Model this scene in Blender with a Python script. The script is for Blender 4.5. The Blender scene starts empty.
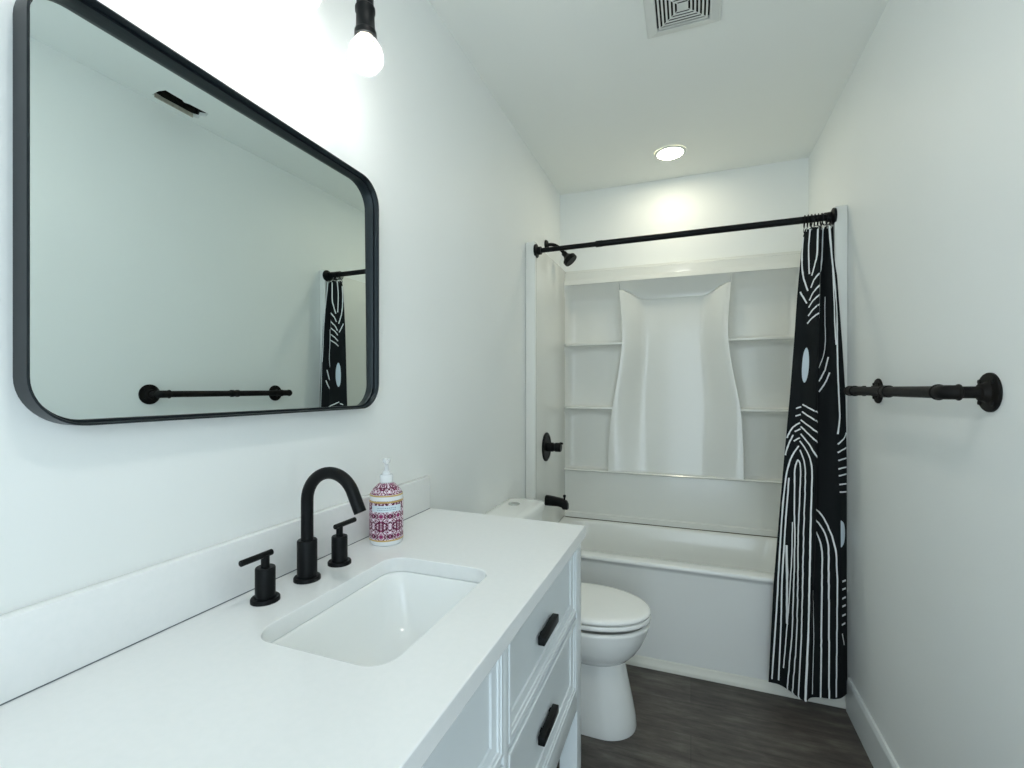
import bpy, bmesh, math, random
import numpy as np
from mathutils import Vector, Matrix

PI = math.pi
random.seed(4)
scene = bpy.context.scene
COL = scene.collection

# ------------------------------------------------------------------ camera, world, light, exposure
CAM_H = 1.241
cam_data = bpy.data.cameras.new('camera')
cam = bpy.data.objects.new('camera', cam_data)
COL.objects.link(cam)
cam.location = (0, 0, CAM_H)
cam.rotation_euler = (PI / 2, 0, math.radians(20.83))
cam_data.sensor_width = 36.0
cam_data.lens = 470.0 / 1024.0 * 36.0
cam_data.shift_y = 4.5 / 1024.0
cam_data.clip_start = 0.02
scene.camera = cam

world = bpy.data.worlds.new('daylight')
scene.world = world
world.use_nodes = True
bg = world.node_tree.nodes['Background']
bg.inputs['Color'].default_value = (0.74, 0.89, 1.0, 1)
bg.inputs['Strength'].default_value = 3.2

scene.cycles.max_bounces = 16
scene.cycles.diffuse_bounces = 10
scene.cycles.glossy_bounces = 6
scene.cycles.transparent_max_bounces = 12

scene.view_settings.view_transform = 'Standard'
scene.view_settings.look = 'None'
scene.view_settings.gamma = 1.0
scene.view_settings.use_curve_mapping = False
scene.view_settings.exposure = 0.13
BULB_STRENGTH = 175.0
DOWNLIGHT_STRENGTH = 62.0
ADDED_LIGHT_STRENGTH = 92.0

# room, metres: x across, y into the room, z up; the camera stands at x = y = 0 in the doorway end
XL, XR, YB, YN, H = -0.757, 0.572, 2.831, -0.62, 2.44
DOOR_X0, DOOR_X1, DOOR_H = -0.26, 0.50, 2.04


# ------------------------------------------------------------------ helpers
def world_origin(o):
    v = Vector((0, 0, 0))
    while o is not None:
        v += o.location
        o = o.parent
    return v


class MB:
    """collects shapes, given in room coordinates, into one mesh"""
    def __init__(self):
        self.bm = bmesh.new()
        self.slot = 0

    def _mark(self, faces):
        for f in faces:
            f.material_index = self.slot

    def box(self, x0, x1, y0, y1, z0, z1, bevel=0.0, seg=2):
        before = set(self.bm.faces)
        r = bmesh.ops.create_cube(self.bm, size=1.0)
        vs = r['verts']
        for v in vs:
            v.co = Vector(((x0 + x1) / 2 + v.co.x * (x1 - x0), (y0 + y1) / 2 + v.co.y * (y1 - y0),
                           (z0 + z1) / 2 + v.co.z * (z1 - z0)))
        if bevel:
            es = list({e for v in vs for e in v.link_edges})
            bmesh.ops.bevel(self.bm, geom=es, offset=bevel, segments=seg, profile=0.5, affect='EDGES')
        self._mark([f for f in self.bm.faces if f not in before])
        return self

    def grid(self, rows, close_u=False, close_v=False, cap0=False, cap1=False):
        """rows: list of rings (lists of points)"""
        vr = [[self.bm.verts.new(p) for p in r] for r in rows]
        n, m = len(vr), len(vr[0])
        fs = []
        for i in range(n if close_v else n - 1):
            a, b = vr[i], vr[(i + 1) % n]
            for j in range(m if close_u else m - 1):
                k = (j + 1) % m
                try:
                    fs.append(self.bm.faces.new((a[j], a[k], b[k], b[j])))
                except ValueError:
                    pass
        if cap0:
            fs.append(self.bm.faces.new(list(reversed(vr[0]))))
        if cap1:
            fs.append(self.bm.faces.new(vr[-1]))
        self._mark(fs)
        return vr

    def lathe(self, prof, origin, axis=(0, 0, 1), seg=40, cap=True):
        """prof: list of (radius, distance along axis)"""
        ax = Vector(axis).normalized()
        u = ax.orthogonal().normalized()
        w = ax.cross(u)
        o = Vector(origin)
        rows = []
        for r, t in prof:
            r = max(r, 1e-5)
            rows.append([o + ax * t + (u * math.cos(2 * PI * k / seg) + w * math.sin(2 * PI * k / seg)) * r
                         for k in range(seg)])
        self.grid(rows, close_u=True, cap0=cap, cap1=cap)
        return self

    def tube(self, pts, r, seg=20, cap=True):
        pts = [Vector(p) for p in pts]
        rad = r if isinstance(r, (list, tuple)) else [r] * len(pts)
        rows = []
        t0 = (pts[1] - pts[0]).normalized()
        u = t0.orthogonal().normalized()
        for i, p in enumerate(pts):
            if i == 0:
                t = pts[1] - pts[0]
            elif i == len(pts) - 1:
                t = pts[-1] - pts[-2]
            else:
                t = (pts[i + 1] - pts[i]).normalized() + (pts[i] - pts[i - 1]).normalized()
            t.normalize()
            u = (u - t * u.dot(t)).normalized()
            w = t.cross(u)
            rows.append([p + (u * math.cos(2 * PI * k / seg) + w * math.sin(2 * PI * k / seg)) * rad[i]
                         for k in range(seg)])
        self.grid(rows, close_u=True, cap0=cap, cap1=cap)
        return self

    def torus(self, c, axis, R, r, seg=28, sub=10):
        ax = Vector(axis).normalized()
        u = ax.orthogonal().normalized()
        w = ax.cross(u)
        c = Vector(c)
        rows = []
        for k in range(seg):
            d = u * math.cos(2 * PI * k / seg) + w * math.sin(2 * PI * k / seg)
            rows.append([c + d * (R + r * math.cos(2 * PI * j / sub)) + ax * (r * math.sin(2 * PI * j / sub))
                         for j in range(sub)])
        self.grid(rows, close_u=True, close_v=True)
        return self

    def build(self, name, mats, parent=None, angle=35, smooth=True, recalc=True):
        bm = self.bm
        if recalc:
            bmesh.ops.recalc_face_normals(bm, faces=bm.faces)
        me = bpy.data.meshes.new(name)
        bm.to_mesh(me)
        bm.free()
        off = world_origin(parent) if parent else Vector((0, 0, 0))
        if parent:
            me.transform(Matrix.Translation(-off))
        for m in (mats if isinstance(mats, (list, tuple)) else [mats]):
            me.materials.append(m)
        if smooth:
            for p in me.polygons:
                p.use_smooth = True
            me.set_sharp_from_angle(angle=math.radians(angle))
        o = bpy.data.objects.new(name, me)
        COL.objects.link(o)
        if parent:
            o.parent = parent
        return o


def box(name, mat, parent, x0, x1, y0, y1, z0, z1, bevel=0.0, seg=2):
    return MB().box(x0, x1, y0, y1, z0, z1, bevel, seg).build(name, mat, parent)


def thing(name, label, cat, loc, group=None):
    o = bpy.data.objects.new(name, None)
    o.empty_display_size = 0.05
    COL.objects.link(o)
    o.location = loc
    return tag(o, label, cat, group)


def tag(o, label, cat, group=None):
    o['label'] = label
    o['category'] = cat
    if group:
        o['group'] = group
    return o


def structure(o, label=None):
    o['kind'] = 'structure'
    if label:
        o['label'] = label
    return o


def rrect(cx, cy, hx, hy, r, n=8):
    pts = []
    for sx, sy, a0 in ((1, 1, 0), (-1, 1, PI / 2), (-1, -1, PI), (1, -1, 1.5 * PI)):
        for k in range(n + 1):
            a = a0 + PI / 2 * k / n
            pts.append((cx + sx * (hx - r) + r * math.cos(a), cy + sy * (hy - r) + r * math.sin(a)))
    return pts


def sstep(a, b, x):
    t = min(1.0, max(0.0, (x - a) / (b - a)))
    return t * t * (3 - 2 * t)


# ------------------------------------------------------------------ materials
def mat(name, color, rough=0.5, metal=0.0, coat=0.0, spec=0.5):
    m = bpy.data.materials.new(name)
    m.use_nodes = True
    b = m.node_tree.nodes['Principled BSDF']
    b.inputs['Base Color'].default_value = (*color, 1)
    b.inputs['Roughness'].default_value = rough
    b.inputs['Metallic'].default_value = metal
    b.inputs['Specular IOR Level'].default_value = spec
    b.inputs['Coat Weight'].default_value = coat
    b.inputs['Coat Roughness'].default_value = 0.06
    return m


def N(m, kind, **kw):
    n = m.node_tree.nodes.new(kind)
    for k, v in kw.items():
        setattr(n, k, v)
    return n


def L(m, a, b):
    m.node_tree.links.new(a, b)


def bsdf(m):
    return m.node_tree.nodes['Principled BSDF']


def add_bump(m, scale, strength, dist=0.002, detail=3.0):
    tc = N(m, 'ShaderNodeTexCoord')
    nz = N(m, 'ShaderNodeTexNoise')
    nz.inputs['Scale'].default_value = scale
    nz.inputs['Detail'].default_value = detail
    bp = N(m, 'ShaderNodeBump')
    bp.inputs['Strength'].default_value = strength
    bp.inputs['Distance'].default_value = dist
    L(m, tc.outputs['Object'], nz.inputs['Vector'])
    L(m, nz.outputs['Fac'], bp.inputs['Height'])
    L(m, bp.outputs['Normal'], bsdf(m).inputs['Normal'])


def mottle(m, c0, c1, scale, detail=2.0, stretch=(1, 1, 1)):
    tc = N(m, 'ShaderNodeTexCoord')
    mp = N(m, 'ShaderNodeMapping')
    mp.inputs['Scale'].default_value = stretch
    nz = N(m, 'ShaderNodeTexNoise')
    nz.inputs['Scale'].default_value = scale
    nz.inputs['Detail'].default_value = detail
    cr = N(m, 'ShaderNodeValToRGB')
    cr.color_ramp.elements[0].position = 0.3
    cr.color_ramp.elements[1].position = 0.7
    cr.color_ramp.elements[0].color = (*c0, 1)
    cr.color_ramp.elements[1].color = (*c1, 1)
    L(m, tc.outputs['Object'], mp.inputs['Vector'])
    L(m, mp.outputs['Vector'], nz.inputs['Vector'])
    L(m, nz.outputs['Fac'], cr.inputs['Fac'])
    L(m, cr.outputs['Color'], bsdf(m).inputs['Base Color'])


M = {}
M['wall'] = mat('wall_paint', (0.76, 0.785, 0.78), 0.5, spec=0.35)
mottle(M['wall'], (0.825, 0.845, 0.835), (0.845, 0.865, 0.855), 2.0)
add_bump(M['wall'], 160, 0.08, 0.001)
M['ceiling'] = mat('ceiling_paint', (0.85, 0.865, 0.835), 0.7, spec=0.2)
add_bump(M['ceiling'], 120, 0.08, 0.001)
M['trim'] = mat('trim_paint', (0.70, 0.73, 0.73), 0.4)
add_bump(M['trim'], 60, 0.03, 0.001)
M['cream'] = mat('cream_trim', (0.74, 0.73, 0.66), 0.45)
add_bump(M['cream'], 40, 0.05, 0.001)
M['black'] = mat('matte_black_metal', (0.0035, 0.0045, 0.005), 0.42, metal=0.0, spec=0.16)
add_bump(M['black'], 300, 0.05, 0.0005)
M['pipe'] = mat('black_iron_pipe', (0.022, 0.021, 0.021), 0.5, metal=0.0, spec=0.12)
mottle(M['pipe'], (0.004, 0.004, 0.0045), (0.013, 0.0115, 0.010), 30)
add_bump(M['pipe'], 220, 0.25, 0.001)
M['frame'] = mat('black_mirror_frame', (0.010, 0.015, 0.019), 0.33, metal=0.2, spec=0.35)
add_bump(M['frame'], 90, 0.03, 0.0005)
M['mirror'] = mat('mirror_silver', (0.78, 0.86, 0.85), 0.0, metal=1.0)
M['quartz'] = mat('white_quartz', (0.80, 0.83, 0.835), 0.16, spec=0.5)
mottle(M['quartz'], (0.815, 0.83, 0.83), (0.835, 0.845, 0.845), 90, 4)
M['cabinet'] = mat('white_cabinet_lacquer', (0.72, 0.76, 0.775), 0.32, spec=0.45)
mottle(M['cabinet'], (0.715, 0.755, 0.77), (0.725, 0.765, 0.78), 4)
M['seam'] = mat('gap_shade_grey', (0.12, 0.14, 0.15), 0.6)  # dark grey for the shaded gap below the backsplash
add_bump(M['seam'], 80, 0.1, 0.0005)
M['porcelain'] = mat('porcelain', (0.80, 0.81, 0.785), 0.12, coat=0.4)
mottle(M['porcelain'], (0.845, 0.855, 0.835), (0.855, 0.865, 0.845), 3)
M['basin'] = mat('basin_porcelain', (0.78, 0.82, 0.81), 0.1, coat=0.4)
mottle(M['basin'], (0.84, 0.86, 0.855), (0.85, 0.87, 0.865), 3)
M['seat'] = mat('toilet_seat_plastic', (0.80, 0.80, 0.765), 0.22)
mottle(M['seat'], (0.90, 0.90, 0.875), (0.91, 0.91, 0.885), 3)
M['chrome'] = mat('chrome', (0.62, 0.63, 0.62), 0.18, metal=1.0)
M['acrylic'] = mat('surround_acrylic', (0.82, 0.832, 0.81), 0.18, coat=0.2)
mottle(M['acrylic'], (0.765, 0.772, 0.738), (0.775, 0.782, 0.748), 2)
M['tub'] = mat('tub_acrylic', (0.77, 0.78, 0.755), 0.2, coat=0.25)
mottle(M['tub'], (0.845, 0.855, 0.835), (0.855, 0.865, 0.845), 2)
M['plastic'] = mat('white_plastic', (0.70, 0.71, 0.68), 0.45)
add_bump(M['plastic'], 60, 0.02, 0.0005)
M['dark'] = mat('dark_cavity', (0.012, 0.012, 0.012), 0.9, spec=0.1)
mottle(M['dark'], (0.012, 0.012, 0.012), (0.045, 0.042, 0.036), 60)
M['tan'] = mat('raw_tan_board', (0.45, 0.42, 0.34), 0.85)
mottle(M['tan'], (0.38, 0.36, 0.29), (0.55, 0.52, 0.44), 50)
M['cloth'] = mat('black_curtain_cloth', (0.007, 0.009, 0.010), 0.8, spec=0.2)
add_bump(M['cloth'], 400, 0.2, 0.0006)
M['cloth_white'] = mat('white_curtain_print', (0.78, 0.80, 0.80), 0.85, spec=0.2)
add_bump(M['cloth_white'], 400, 0.2, 0.0006)
M['cloth_blue'] = mat('pale_blue_curtain_print', (0.60, 0.68, 0.74), 0.85, spec=0.2)
add_bump(M['cloth_blue'], 400, 0.2, 0.0006)

# bulb: clear envelope, lit filament; downlight lens
m = bpy.data.materials.new('clear_bulb_glass')
m.use_nodes = True
nt = m.node_tree
nt.nodes.clear()
out = nt.nodes.new('ShaderNodeOutputMaterial')
mx = nt.nodes.new('ShaderNodeMixShader')
tr = nt.nodes.new('ShaderNodeBsdfTransparent')
tr.inputs['Color'].default_value = (0.97, 0.98, 0.98, 1)
gl = nt.nodes.new('ShaderNodeBsdfGlossy')
gl.inputs['Roughness'].default_value = 0.03
fr = nt.nodes.new('ShaderNodeLayerWeight')
fr.inputs['Blend'].default_value = 0.12
nt.links.new(fr.outputs['Fresnel'], mx.inputs['Fac'])
nt.links.new(tr.outputs['BSDF'], mx.inputs[1])
nt.links.new(gl.outputs['BSDF'], mx.inputs[2])
hz = nt.nodes.new('ShaderNodeMixShader')
hz.inputs['Fac'].default_value = 0.08
tl = nt.nodes.new('ShaderNodeBsdfTranslucent')
tl.inputs['Color'].default_value = (0.95, 0.97, 0.98, 1)
nt.links.new(mx.outputs['Shader'], hz.inputs[1])
nt.links.new(tl.outputs['BSDF'], hz.inputs[2])
nt.links.new(hz.outputs['Shader'], out.inputs['Surface'])
M['bulb_glass'] = m


def emitter(name, color, strength):
    m = mat(name, color, 0.5)
    b = bsdf(m)
    b.inputs['Emission Color'].default_value = (*color, 1)
    b.inputs['Emission Strength'].default_value = strength
    return m


M['filament'] = emitter('lit_filament', (1.0, 0.98, 0.93), BULB_STRENGTH)
M['lens'] = emitter('lit_downlight_lens', (1.0, 0.93, 0.72), DOWNLIGHT_STRENGTH)

M['lens_added'] = emitter('added_fill_light_lens', (1.0, 0.98, 0.93), ADDED_LIGHT_STRENGTH)  # glow of the added light, lets the bulbs stay dimmer

# floor: dark grey-brown vinyl planks laid across the room
m = mat('vinyl_plank', (0.07, 0.06, 0.055), 0.42, spec=0.35)
tc = N(m, 'ShaderNodeTexCoord')
bk = N(m, 'ShaderNodeTexBrick')
bk.inputs['Color1'].default_value = (0.25, 0.25, 0.25, 1)
bk.inputs['Color2'].default_value = (0.75, 0.75, 0.75, 1)
bk.inputs['Mortar'].default_value = (0.0, 0.0, 0.0, 1)
bk.inputs['Scale'].default_value = 1.0
bk.inputs['Mortar Size'].default_value = 0.0012
bk.inputs['Brick Width'].default_value = 1.22
bk.inputs['Row Height'].default_value = 0.18
bk.offset = 0.37
mp = N(m, 'ShaderNodeMapping')
mp.inputs['Scale'].default_value = (7.0, 46.0, 1)
nz = N(m, 'ShaderNodeTexNoise')
nz.inputs['Scale'].default_value = 1.0
nz.inputs['Detail'].default_value = 7.0
nz.inputs['Roughness'].default_value = 0.62
mp2 = N(m, 'ShaderNodeMapping')
mp2.inputs['Scale'].default_value = (5.0, 15.0, 1)
nz2 = N(m, 'ShaderNodeTexNoise')
nz2.inputs['Scale'].default_value = 1.0
nz2.inputs['Detail'].default_value = 9.0
nz2.inputs['Roughness'].default_value = 0.7
mixf = N(m, 'ShaderNodeMath', operation='MULTIPLY_ADD')
mixf.inputs[1].default_value = 0.55
add2 = N(m, 'ShaderNodeMath', operation='MULTIPLY_ADD')
add2.inputs[1].default_value = 0.16
cr = N(m, 'ShaderNodeValToRGB')
cr.color_ramp.elements[0].position = 0.37
cr.color_ramp.elements[0].color = (0.028, 0.024, 0.021, 1)
cr.color_ramp.elements[1].position = 0.76
cr.color_ramp.elements[1].color = (0.20, 0.18, 0.16, 1)
e = cr.color_ramp.elements.new(0.56)
e.color = (0.094, 0.081, 0.071, 1)
L(m, tc.outputs['Object'], bk.inputs['Vector'])
L(m, tc.outputs['Object'], mp.inputs['Vector'])
L(m, tc.outputs['Object'], mp2.inputs['Vector'])
L(m, mp.outputs['Vector'], nz.inputs['Vector'])
L(m, mp2.outputs['Vector'], nz2.inputs['Vector'])
L(m, nz2.outputs['Fac'], mixf.inputs[0])
half = N(m, 'ShaderNodeMath', operation='MULTIPLY')
half.inputs[1].default_value = 0.40
L(m, nz.outputs['Fac'], half.inputs[0])
L(m, half.outputs[0], mixf.inputs[2])
L(m, bk.outputs['Color'], add2.inputs[0])
L(m, mixf.outputs[0], add2.inputs[2])
L(m, add2.outputs[0], cr.inputs['Fac'])
L(m, cr.outputs['Color'], bsdf(m).inputs['Base Color'])
bp = N(m, 'ShaderNodeBump')
bp.inputs['Strength'].default_value = 0.15
bp.inputs['Distance'].default_value = 0.001
L(m, add2.outputs[0], bp.inputs['Height'])
L(m, bp.outputs['Normal'], bsdf(m).inputs['Normal'])
M['floor'] = m

# soap label: white ground with a mirrored magenta damask
m = mat('damask_label', (0.8, 0.75, 0.8), 0.35)
uv = N(m, 'ShaderNodeUVMap')
mp = N(m, 'ShaderNodeMapping')
mp.inputs['Scale'].default_value = (6.0, 2.6, 1)
sep = N(m, 'ShaderNodeSeparateXYZ')
L(m, uv.outputs['UV'], mp.inputs['Vector'])
L(m, mp.outputs['Vector'], sep.inputs['Vector'])
px = N(m, 'ShaderNodeMath', operation='PINGPONG')
px.inputs[1].default_value = 0.5
py = N(m, 'ShaderNodeMath', operation='PINGPONG')
py.inputs[1].default_value = 0.5
L(m, sep.outputs['X'], px.inputs[0])
L(m, sep.outputs['Y'], py.inputs[0])
cmb = N(m, 'ShaderNodeCombineXYZ')
L(m, px.outputs[0], cmb.inputs['X'])
L(m, py.outputs[0], cmb.inputs['Y'])
nz = N(m, 'ShaderNodeTexNoise')
nz.inputs['Scale'].default_value = 7.0
nz.inputs['Detail'].default_value = 0.6
nz.inputs['Distortion'].default_value = 1.2
L(m, cmb.outputs['Vector'], nz.inputs['Vector'])
cr = N(m, 'ShaderNodeValToRGB')
cr.color_ramp.interpolation = 'CONSTANT'
els = cr.color_ramp.elements
els[0].position = 0.0
els[0].color = (0.07, 0.002, 0.02, 1)
els[1].position = 0.42
els[1].color = (0.26, 0.01, 0.11, 1)
for p_, c_ in ((0.49, (0.88, 0.84, 0.88, 1)), (0.555, (0.35, 0.06, 0.28, 1)), (0.575, (0.86, 0.80, 0.86, 1)),
               (0.635, (0.16, 0.005, 0.06, 1))):
    e = els.new(p_)
    e.color = c_
L(m, nz.outputs['Fac'], cr.inputs['Fac'])
L(m, cr.outputs['Color'], bsdf(m).inputs['Base Color'])
M['damask'] = m
M['gold'] = mat('gold_print', (0.55, 0.38, 0.12), 0.4)
add_bump(M['gold'], 100, 0.02, 0.0003)
M['caulk'] = mat('brown_caulk', (0.10, 0.085, 0.05), 0.7)
add_bump(M['caulk'], 90, 0.1, 0.0005)
M['tag'] = mat('pale_blue_name_band', (0.66, 0.76, 0.82), 0.4)
add_bump(M['tag'], 100, 0.02, 0.0003)
M['ink'] = mat('blue_grey_ink', (0.22, 0.33, 0.42), 0.5)
add_bump(M['ink'], 100, 0.02, 0.0003)
M['bottle'] = mat('white_bottle', (0.80, 0.82, 0.84), 0.2)
add_bump(M['bottle'], 20, 0.01, 0.0003)


# ------------------------------------------------------------------ doorway light guide (a portal emits nothing itself)
pl = bpy.data.lights.new('doorway_portal', 'AREA')
pl.shape = 'RECTANGLE'
pl.size, pl.size_y = DOOR_X1 - DOOR_X0, DOOR_H
pl.cycles.is_portal = True
po = bpy.data.objects.new('doorway_portal', pl)
COL.objects.link(po)
po.location = ((DOOR_X0 + DOOR_X1) / 2, YN - 0.05, DOOR_H / 2)
po.rotation_euler = (PI / 2, 0, 0)

# ------------------------------------------------------------------ room shell
T = 0.1
structure(box('floor', M['floor'], None, XL - T, XR + T, YN - T, YB + T, -T, 0))
structure(box('wall_left', M['wall'], None, XL - T, XL, YN - T, YB + T, 0, H + T))
structure(box('wall_right', M['wall'], None, XR, XR + T, YN - T, YB + T, 0, H + T))
structure(box('wall_back', M['wall'], None, XL, XR, YB, YB + T, 0, H + T))
mb = MB()
mb.box(XL, DOOR_X0, YN - T, YN, 0, H + T)
mb.box(DOOR_X1, XR, YN - T, YN, 0, H + T)
mb.box(DOOR_X0, DOOR_X1, YN - T, YN, DOOR_H, H + T)
structure(mb.build('wall_near', M['wall']))

# ceiling with the cut-out of an uncovered duct near the right wall
DX0, DX1, DY0, DY1 = 0.450, 0.532, 1.235, 1.420
cut = [(DX0, DY0 + .004), (DX0 + .03, DY0 - .003), (DX1 - .004, DY0), (DX1 + .002, DY0 + .06), (DX1, DY1 - .02), (DX1 - .012, DY1),
       (DX0 + .045, DY1 - .012), (DX0 + .03, DY1 + .003), (DX0 - .002, DY1 - .006), (DX0 + .004, DY0 + .10),
       (DX0 + .012, DY0 + .085), (DX0 + .003, DY0 + .07)]
mb = MB()
bm = mb.bm
outer = [bm.verts.new((x, y, H)) for x, y in ((XL - T, YN - T), (XR + T, YN - T), (XR + T, YB + T), (XL - T, YB + T))]
inner = [bm.verts.new((x, y, H)) for x, y in cut]
es = [bm.edges.new((lp[i], lp[(i + 1) % len(lp)])) for lp in (outer, inner) for i in range(len(lp))]
r = bmesh.ops.triangle_fill(bm, edges=es, use_beauty=True)
fs = [g for g in r['geom'] if isinstance(g, bmesh.types.BMFace)]
ex = bmesh.ops.extrude_face_region(bm, geom=fs)
for v in [g for g in ex['geom'] if isinstance(g, bmesh.types.BMVert)]:
    v.co.z += 0.016
structure(mb.build('ceiling', M['ceiling'], smooth=False))
structure(box('ceiling_deck', M['ceiling'], None, XL - T, XR + T, YN - T, YB + T, H + 0.12, H + 0.16))

duct = thing('duct_opening', 'dark uncovered duct hole in the ceiling beside the right wall, seen in the mirror', 'vent',
             ((DX0 + DX1) / 2, (DY0 + DY1) / 2, H))
mb = MB()
c = .006
mb.grid([[(DX0 - c, DY0 - c, H + .0165), (DX1 + c, DY0 - c, H + .0165), (DX1 + c, DY1 + c, H + .0165), (DX0 - c, DY1 + c, H + .0165)],
         [(DX0 - c, DY0 - c, H + .11), (DX1 + c, DY0 - c, H + .11), (DX1 + c, DY1 + c, H + .11), (DX0 - c, DY1 + c, H + .11)]],
        close_u=True, cap1=True)
mb.build('duct_boot', M['dark'], duct, smooth=False)
mb = MB()
mb.box(DX1 - .006, DX1 - .001, DY0 + .01, DY1 - .02, H - .004, H + .012)
mb.build('tan_rim', M['tan'], duct)['label'] = 'raw tan board edge'

BT = 0.013
mb = MB()
prof = [(0, 0), (BT, 0), (BT, .118), (BT - .002, .124), (BT - .006, .131), (0, .131)]
mb.grid([[(XR - a, y, b) for a, b in prof] for y in (YN, 2.150)], close_u=True, cap0=True, cap1=True)
structure(mb.build('baseboard_right', M['trim'], smooth=False))
mb = MB()
mb.grid([[(XL + a, y, b) for a, b in prof] for y in (1.235, 2.150)], close_u=True, cap0=True, cap1=True)
structure(mb.build('baseboard_left', M['trim'], smooth=False))
# cream moulding along the foot of the tub
mb = MB()
prof = [(0, 0), (-.016, 0), (-.016, .012), (-.013, .018), (-.008, .022), (-.005, .036), (-.003, .041), (0, .042)]
mb.grid([[(x, 2.177 + a, b) for a, b in prof] for x in (XL + .002, XR - .002)], close_u=True, cap0=True, cap1=True)
structure(mb.build('trim_1', M['cream'], angle=50))

# ------------------------------------------------------------------ bathtub
tub = thing('bathtub', 'white alcove bathtub with a plain flat apron below the shower surround', 'bathtub', ((XL + XR) / 2, 2.5, 0))
tx0, tx1, ty1 = XL + .002, XR - .002, YB - .002


def ring(x0, x1, y0, y1, r, z, n=8):
    return [(a, b, z) for a, b in rrect((x0 + x1) / 2, (y0 + y1) / 2, (x1 - x0) / 2, (y1 - y0) / 2, r, n)]


ox0, ox1, oy0, oy1 = -.655, .47, 2.232, 2.735
rows = [ring(tx0, tx1, 2.179, ty1, .004, 0.0), ring(tx0, tx1, 2.179, ty1, .004, .428), ring(tx0, tx1, 2.177, ty1, .004, .440),
        ring(tx0, tx1, 2.168, ty1, .004, .446), ring(tx0, tx1, 2.163, ty1, .004, .452), ring(tx0, tx1, 2.163, ty1, .004, .459),
        ring(tx0, tx1, 2.167, ty1, .004, .465), ring(tx0, tx1, 2.173, ty1, .004, .467),
        ring(ox0, ox1, oy0, oy1, .10, .467), ring(ox0 + .004, ox1 - .004, oy0 + .004, oy1 - .004, .10, .465),
        ring(ox0 + .009, ox1 - .009, oy0 + .009, oy1 - .009, .10, .457),
        ring(ox0 + .02, ox1 - .05, oy0 + .022, oy1 - .018, .10, .34), ring(ox0 + .035, ox1 - .10, oy0 + .036, oy1 - .03, .10, .20),
        ring(ox0 + .05, ox1 - .14, oy0 + .05, oy1 - .045, .10, .145), ring(ox0 + .08, ox1 - .18, oy0 + .08, oy1 - .075, .10, .118),
        ring(ox0 + .13, ox1 - .25, oy0 + .13, oy1 - .125, .10, .108)]
mb = MB()
mb.grid(rows, close_u=True, cap1=True)
mb.build('tub_shell', M['tub'], tub, angle=50)
mb = MB()
mb.lathe([(.026, 0), (.026, .003), (.02, .005), (.0, .005)], (-.50, 2.47, .107))
mb.build('drain', M['black'], tub)['label'] = 'black drain'

# ------------------------------------------------------------------ shower surround
sur = thing('shower_surround', 'glossy white moulded tub surround with corner shelves and a curved backrest', 'shower surround',
            ((XL + XR) / 2, 2.8, .468))
SX0, SX1 = -.711, .533
zs_l = [(1.96, -.392), (1.80, -.392), (1.72, -.384), (1.65, -.377), (1.58, -.374), (1.5, -.375), (1.4, -.386), (1.3, -.402), (1.2, -.420), (1.126, -.433),
        (1.0, -.447), (.9, -.453), (.755, -.456), (.4, -.456)]
zs_r = [(1.96, .203), (1.81, .203), (1.72, .196), (1.65, .190), (1.58, .187), (1.514, .188), (1.4, .201), (1.3, .218), (1.2, .238), (1.131, .250),
        (1.0, .260), (.9, .264), (.757, .266), (.4, .266)]


def curve_at(tab, z):
    a = np.array(tab[::-1])
    zz = z + np.linspace(-.05, .05, 11)
    return float(np.interp(zz, a[:, 0], a[:, 1]).mean())


SHELVES = (1.509, 1.132)
TOPZ, LEDGE = 1.858, .762
DEEP = 1.35


def niche(s, z, side):
    """forward depth inside a side niche; s runs 0 at the side wall to 1 at the backrest"""
    top = min([t - .013 for t in SHELVES if z <= t - .0129] + ([TOPZ] if z <= TOPZ else []) or [TOPZ], default=TOPZ)
    tops = [TOPZ] + [t - .013 for t in SHELVES]
    top = min([t for t in tops if t >= z - 1e-6])
    bots = [LEDGE] + list(SHELVES)
    bot = max([b for b in bots if b <= z + 1e-6])
    base = .006
    # coved corners at the side wall and at the backrest, cove under the shelf above, small fillet at the floor
    c1 = max(0.0, 1 - s / .16)
    c2 = max(0.0, 1 - (1 - s) / .14)
    arch = .012 + .030 * (abs(2 * s - 1) ** 2.5)
    c3 = max(0.0, 1 - (top - z) / ((.024 + arch) if top < TOPZ else .085 + .4 * arch))
    c4 = max(0.0, 1 - (z - bot) / .014)
    d = base + .040 * (1 - math.sqrt(max(0, 1 - c1 * c1))) + .018 * (1 - math.sqrt(max(0, 1 - c2 * c2)))
    d += (.046 if top == TOPZ else .040) * (1 - math.sqrt(max(0, 1 - c3 ** 2)) if top < TOPZ else c3 ** 1.6) + .012 * (1 - math.sqrt(max(0, 1 - c4 * c4)))
    return min(d, .056)


def center_depth(u, z):
    """u in -1..1 across the backrest"""
    a = abs(u)
    zt = TOPZ - .052 - .058 * sstep(1.0, .52, a)        # scalloped head of the backrest
    edge = .060
    low = sstep(1.35, .76, z)
    mid = .014 + .022 * low
    w = sstep(.50 - .12 * low, 1.0, a)
    d = mid + (edge - mid) * w
    if z > zt:
        k = sstep(zt, zt + .012, z)
        c3 = max(0.0, 1 - (TOPZ - z) / .10)
        d = d * (1 - k) + (.008 + .048 * c3 ** 1.6) * k
    return min(d, .0595)


def shelf_front(s):
    return .048 + .010 * math.sin(PI * s)


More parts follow.
